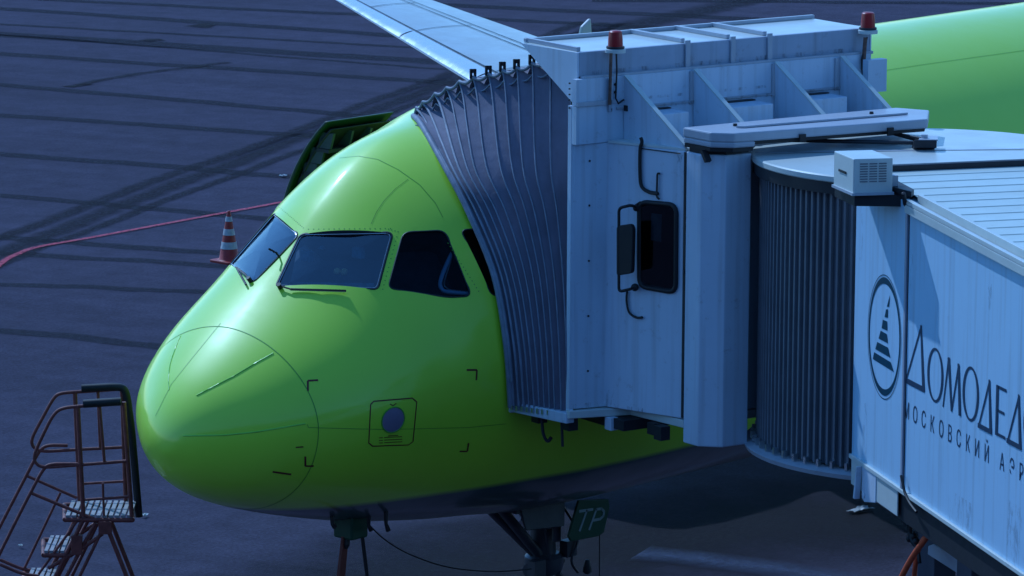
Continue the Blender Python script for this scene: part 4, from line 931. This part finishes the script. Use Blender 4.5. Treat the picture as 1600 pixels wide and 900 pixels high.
def tring(cx, cz, ra, rz, wt, ws):
    N_ = 40; V = []
    for r1, r2 in ((ra, rz), (ra-ws, rz-wt)): V += [Wp(cx+r1*math.cos(2*math.pi*i/N_), cz+r2*math.sin(2*math.pi*i/N_)) for i in range(N_)]
    lt.add(V, [[i, (i+1) % N_, N_+(i+1) % N_, N_+i] for i in range(N_)])
def dl(a0, a1, zb, zt, k=1.0):
    ap = a0+(a1-a0)*.78
    tstroke((a0+.01, zb), (ap, zt), .022*k, .026*k); tstroke((ap-.012, zt), (a1-.02, zb), .03*k, .052*k); tstroke((a0, zb+.018), (a1, zb+.018), .040*k)
def mm(a0, a1, zb, zt):
    tstroke((a0, zb), (a0+.10, zt), .022, .03); tstroke((a0+.10, zt), (a0+.185, zb), .05, .035); tstroke((a0+.185, zb), (a1-.055, zt-.01), .022, .026); tstroke((a1-.06, zt-.01), (a1-.01, zb), .04, .048)
def ee_(a0, a1, zb, zt):
    tstroke((a0+.03, zb), (a0+.03, zt), .045); tstroke((a0+.01, zt-.012), (a1, zt-.012), .026); tstroke((a0+.03, (zb+zt)/2), (a1-.03, (zb+zt)/2), .024); tstroke((a0+.01, zb+.012), (a1, zb+.012), .026)
def vv(a0, a1, zb, zt):
    tstroke((a0+.03, zb), (a0+.03, zt), .045); tring(a0+.10, zt-.11, .10, .11, .02, .035); tring(a0+.12, zb+.12, .12, .125, .02, .04)
ZB = 4.125
dl(1.19, 1.625, 4.165, 4.70, 1.15); tring(1.85, ZB+.225, .175, .225, .022, .046); mm(2.03, 2.40, ZB, ZB+.425); tring(2.605, ZB+.22, .172, .222, .022, .046)
dl(2.77, 3.055, ZB-.015, ZB+.41); ee_(3.12, 3.33, ZB, ZB+.40); dl(3.36, 3.65, ZB-.015, ZB+.41); tring(3.85, ZB+.22, .172, .222, .022, .046); vv(4.07, 4.3, ZB, ZB+.42); tring(4.5, ZB+.22, .172, .222, .022, .046)
lt.build('large_lettering', M['letter'], bridge, fix=False)
sm_ = MB(); cent = [(1417, 'М'), (1430.3, 'О'), (1443.5, 'С'), (1457, 'К'), (1471, 'О'), (1484.5, 'В'), (1498.2, 'С'), (1512.6, 'К'), (1527, 'И'), (1542, 'Й'), (1566, 'А'), (1581.6, 'Э'), (1596, 'Р')]
def acoord(u, v): return (onp((u, v), T, TN)-T).dot(TW)
items = [(acoord(u, 640+(u-1416)*.545), ch) for u, ch in cent]; a_ = items[-1][0]
for i, ch in enumerate('ОПОРТ'): items.append((a_+.2*(i+1), ch))
for a, ch in items:
    cu_ = bpy.data.curves.new('t', 'FONT'); cu_.body = ch; cu_.align_x = 'CENTER'; cu_.size = .195; cu_.resolution_u = 3
    to = bpy.data.objects.new('t', cu_); C.objects.link(to); bpy.context.view_layer.update(); tm = to.to_mesh()
    sm_.add([Wp(a+v.co.x*.74, 3.868+v.co.y, .003) for v in tm.vertices], [list(p.vertices) for p in tm.polygons]); to.to_mesh_clear(); bpy.data.objects.remove(to); bpy.data.curves.remove(cu_)
sm_.build('small_lettering', M['letter'], bridge, fix=False)

# rotunda pedestal far below, mostly hidden by the aircraft
pd = MB(); pd.lathe([(.35, 0), (.35, 3.0)], RC+Vector((1.2, .0, 0)), ZU, 24); pd.build('pedestal', M['darksteel'], bridge, smooth=40)

# ------------------------------------------------------------------ rusty stair stand in the left corner
S0 = Vector((.499, 1.28, 0)); VH = Vector((math.cos(.7335), math.sin(.7335), 0))
def sp(cx, cy, dep): return onp((cx/2.647, 560+cy/2.647), S0+VH*dep, VH)
stand = empty('stair_stand', (.5, 1.28, 0), 'rusty tubular maintenance steps with worn pale slats beside the jet nose', 'steps')
NEAR, FAR = -.30, .30
def rail(name, pts, r_, dep, m='rust', fl_=.1, par=None):
    b = MB(); b.tube(fillet([sp(x, y, dep) for x, y in pts], fl_, 5, False), r_*.8, 8); return b.build(name, M[m], par or stand, smooth=50)
rail('handrail', [(500, 183), (250, 205), (215, 240), (145, 385), (140, 425), (170, 452), (320, 441), (522, 425)], .020, NEAR)
rail('handrail', [(500, 127), (245, 143), (220, 165), (130, 330), (133, 365), (170, 386), (320, 377), (510, 367)], .020, FAR)
rail('stair_rail', [(322, 437), (200, 436), (172, 468), (90, 625), (0, 805), (-120, 1050)], .020, NEAR)
rail('stair_rail', [(280, 360), (190, 358), (160, 385), (80, 540), (0, 695), (-120, 930)], .020, FAR)
rail('guard_bar', [(125, 555), (465, 696)], .020, NEAR); rail('guard_bar', [(110, 485), (318, 577)], .018, FAR)
rail('guard_bar', [(350, 585), (532, 572)], .016, NEAR); rail('guard_bar', [(345, 518), (515, 508)], .016, FAR)
rail('post', [(425, 515), (430, 650)], .014, NEAR); rail('post', [(405, 140), (415, 372)], .018, FAR); rail('post', [(412, 195), (432, 432)], .018, NEAR)
rail('post', [(310, 143), (330, 600)], .026, FAR); rail('post', [(322, 200), (345, 655)], .026, NEAR)
rail('post', [(505, 130), (520, 590)], .026, FAR); rail('post', [(512, 180), (545, 655)], .026, NEAR)
pdm = 'black'
b = MB(); b.tube(fillet([sp(x, y, NEAR-.02) for x, y in ((345, 188), (500, 178))], .1, 4, False), .038, 10); b.tube(fillet([sp(x, y, FAR-.02) for x, y in ((338, 124), (490, 116), (522, 130), (545, 300), (575, 655))], .12, 6, False), .036, 10); b.build_each('foam_pad', M['black'], stand, smooth=50)
# platform: slats between two side channels
def slatted(x0_, x1_, ynear, nsl, name='platform', skew=0):
    b = MB()
    for i in range(nsl):
        t0 = (i+.12)/nsl; t1 = (i+.78)/nsl
        a, c_ = sp(x0_+(x1_-x0_)*t0, ynear-(x1_-x0_)*0*t0, NEAR), sp(x0_+(x1_-x0_)*t1, ynear, NEAR); d = VH*(FAR-NEAR)
        z = (a.z+c_.z)/2; a.z = c_.z = z; b.prism([a, c_, c_+d, a+d], ZU*.025)
    o = b.build(name, M['plat'], stand); b = MB()
    for dep in (NEAR, FAR): b.tube([Vector((p.x, p.y, z-.02)) for p in (sp(x0_, ynear, dep), sp(x1_, ynear, dep))], .022, 8)
    for x in (x0_, x1_): b.tube([Vector((p.x, p.y, z-.02)) for p in (sp(x, ynear, NEAR), sp(x, ynear, FAR))], .022, 8)
    b.build('edge_bar', M['rust'], o, smooth=50); return o
slatted(268, 548, 660, 11); slatted(180, 292, 806, 5, 'tread'); slatted(100, 220, 942, 5, 'tread'); slatted(10, 130, 1080, 5, 'tread')
for d_ in (NEAR, FAR): 
    o_ = 0 if d_ == NEAR else -65
    rail('stringer', [(345, 665+o_), (230, 900+o_), (100, 1160+o_)], .026, d_); rail('stringer', [(395, 680+o_), (275, 900+o_), (120, 1200+o_)], .022, d_)
    rail('leg', [(440, 690+o_), (525, 905+o_), (640, 1200+o_)], .026, d_); rail('brace', [(425, 725+o_), (335, 790+o_), (200, 868+o_)], .022, d_)
    rail('brace', [(415, 725+o_), (330, 900+o_), (250, 1060+o_)], .020, d_)
    rail('baluster', [(250 if d_ == FAR else 335, 555 if d_ == FAR else 650), (100 if d_ == FAR else 160, 870 if d_ == FAR else 892)], .016, d_)
    rail('lower_bar', [(0, 852+o_*.3), (92, 892+o_*.3), (160, 900+o_*.3)], .02, d_)
b = MB(); b.box(sp(435, 700, NEAR-.02), (RV, ZU, VH), (.06, .06, .02)); b.box(sp(318, 770, NEAR), (RV, ZU, VH), (.05, .09, .04)); b.build_each('joint_plate', M['rust'], stand, bevel=.005)

# ------------------------------------------------------------------ traffic cone
cpos = onz(358, 409, 0); cone = empty('traffic_cone', cpos, 'red and white striped traffic cone standing behind the cockpit windows', 'traffic cone')
def cr(h): return .155-.125*h/.72
c1 = MB(); c1.prism(fillet([cpos+Vector((a, b, 0)) for a, b in ((-.21, -.21), (.21, -.21), (.21, .21), (-.21, .21))], .05, 3), ZU*.035); c1.build('base', M['cone_red'], cone, bevel=.006)
c1 = MB(); c1.lathe([(.17, .035)]+[(cr(h), h) for h in (.05, .3, .6, .74)]+[(.022, .75), (.018, .752)], cpos, ZU, 28); c1.build('body', M['cone_red'], cone, smooth=50)
for h0, h1 in ((.20, .30), (.40, .49), (.60, .67)):
    c1 = MB(); c1.lathe([(cr(h0)+.001, h0), (cr(h0)+.004, h0), (cr(h1)+.004, h1), (cr(h1)+.001, h1)], cpos, ZU, 28); c1.build('reflective_band', M['cone_white'], cone, smooth=50)

# ------------------------------------------------------------------ terminal facade behind the viewpoint, seen only in reflections, added to block low sky
vh = Vector((DV.x, DV.y, 0)).normalized(); rh = Vector((RV.x, RV.y, 0)).normalized(); fc = Vector((CAM.x, CAM.y, 0))-vh*3
tb_ = MB(); tb_.prism([fc-rh*90, fc+rh*90, fc+rh*90-vh*30, fc-rh*90-vh*30], ZU*17)
term = tb_.build('added_terminal_wall', mat('facade_panels', (.11, .12, .13), .4, var=.2, vscale=.3)); tag(term, kind='structure')
for z0, z1 in ((1.2, 4.6), (6.6, 10.2), (11.4, 15.4)):
    for k in range(-14, 14):
        gl_ = MB(); a = fc+rh*(k*6.2+.25); gl_.prism([a+ZU*z0, a+rh*5.7+ZU*z0, a+rh*5.7+ZU*z1, a+ZU*z1], vh*.04); gl_.build('facade_window', M['facade_glass'], term)

# ------------------------------------------------------------------ litter
def scrap(u, v, sx_, sy_, lab):
    p = onz(u, v, .02); b = MB(); V = []; n = 6
    for i in range(n+1):
        for j in range(n+1):
            e = 1-.35*random.random()*(i in (0, n) or j in (0, n)); V.append(p+Vector(((i/n-.5)*sx_*e, (j/n-.5)*sy_*e, .03*random.random())))
    b.add(V, [[i*(n+1)+j, i*(n+1)+j+1, (i+1)*(n+1)+j+1, (i+1)*(n+1)+j] for i in range(n) for j in range(n)]); o = b.build('paper_scrap', M['paper'], smooth=30, fix=False)
    return tag(o, lab, 'litter')
scrap(1343, 797, .38, .16, 'crumpled white paper scrap on the dark ground beneath the boarding bridge')
scrap(226, 806, .10, .06, 'tiny pale scrap on the ground between the rusty steps and the jet nose')
scrap(32, 854, .05, .05, 'tiny pale speck of litter on the ground behind the rusty stair rails')
scrap(442, 275, .14, .10, 'small pale scrap on the asphalt just left of the open service door')
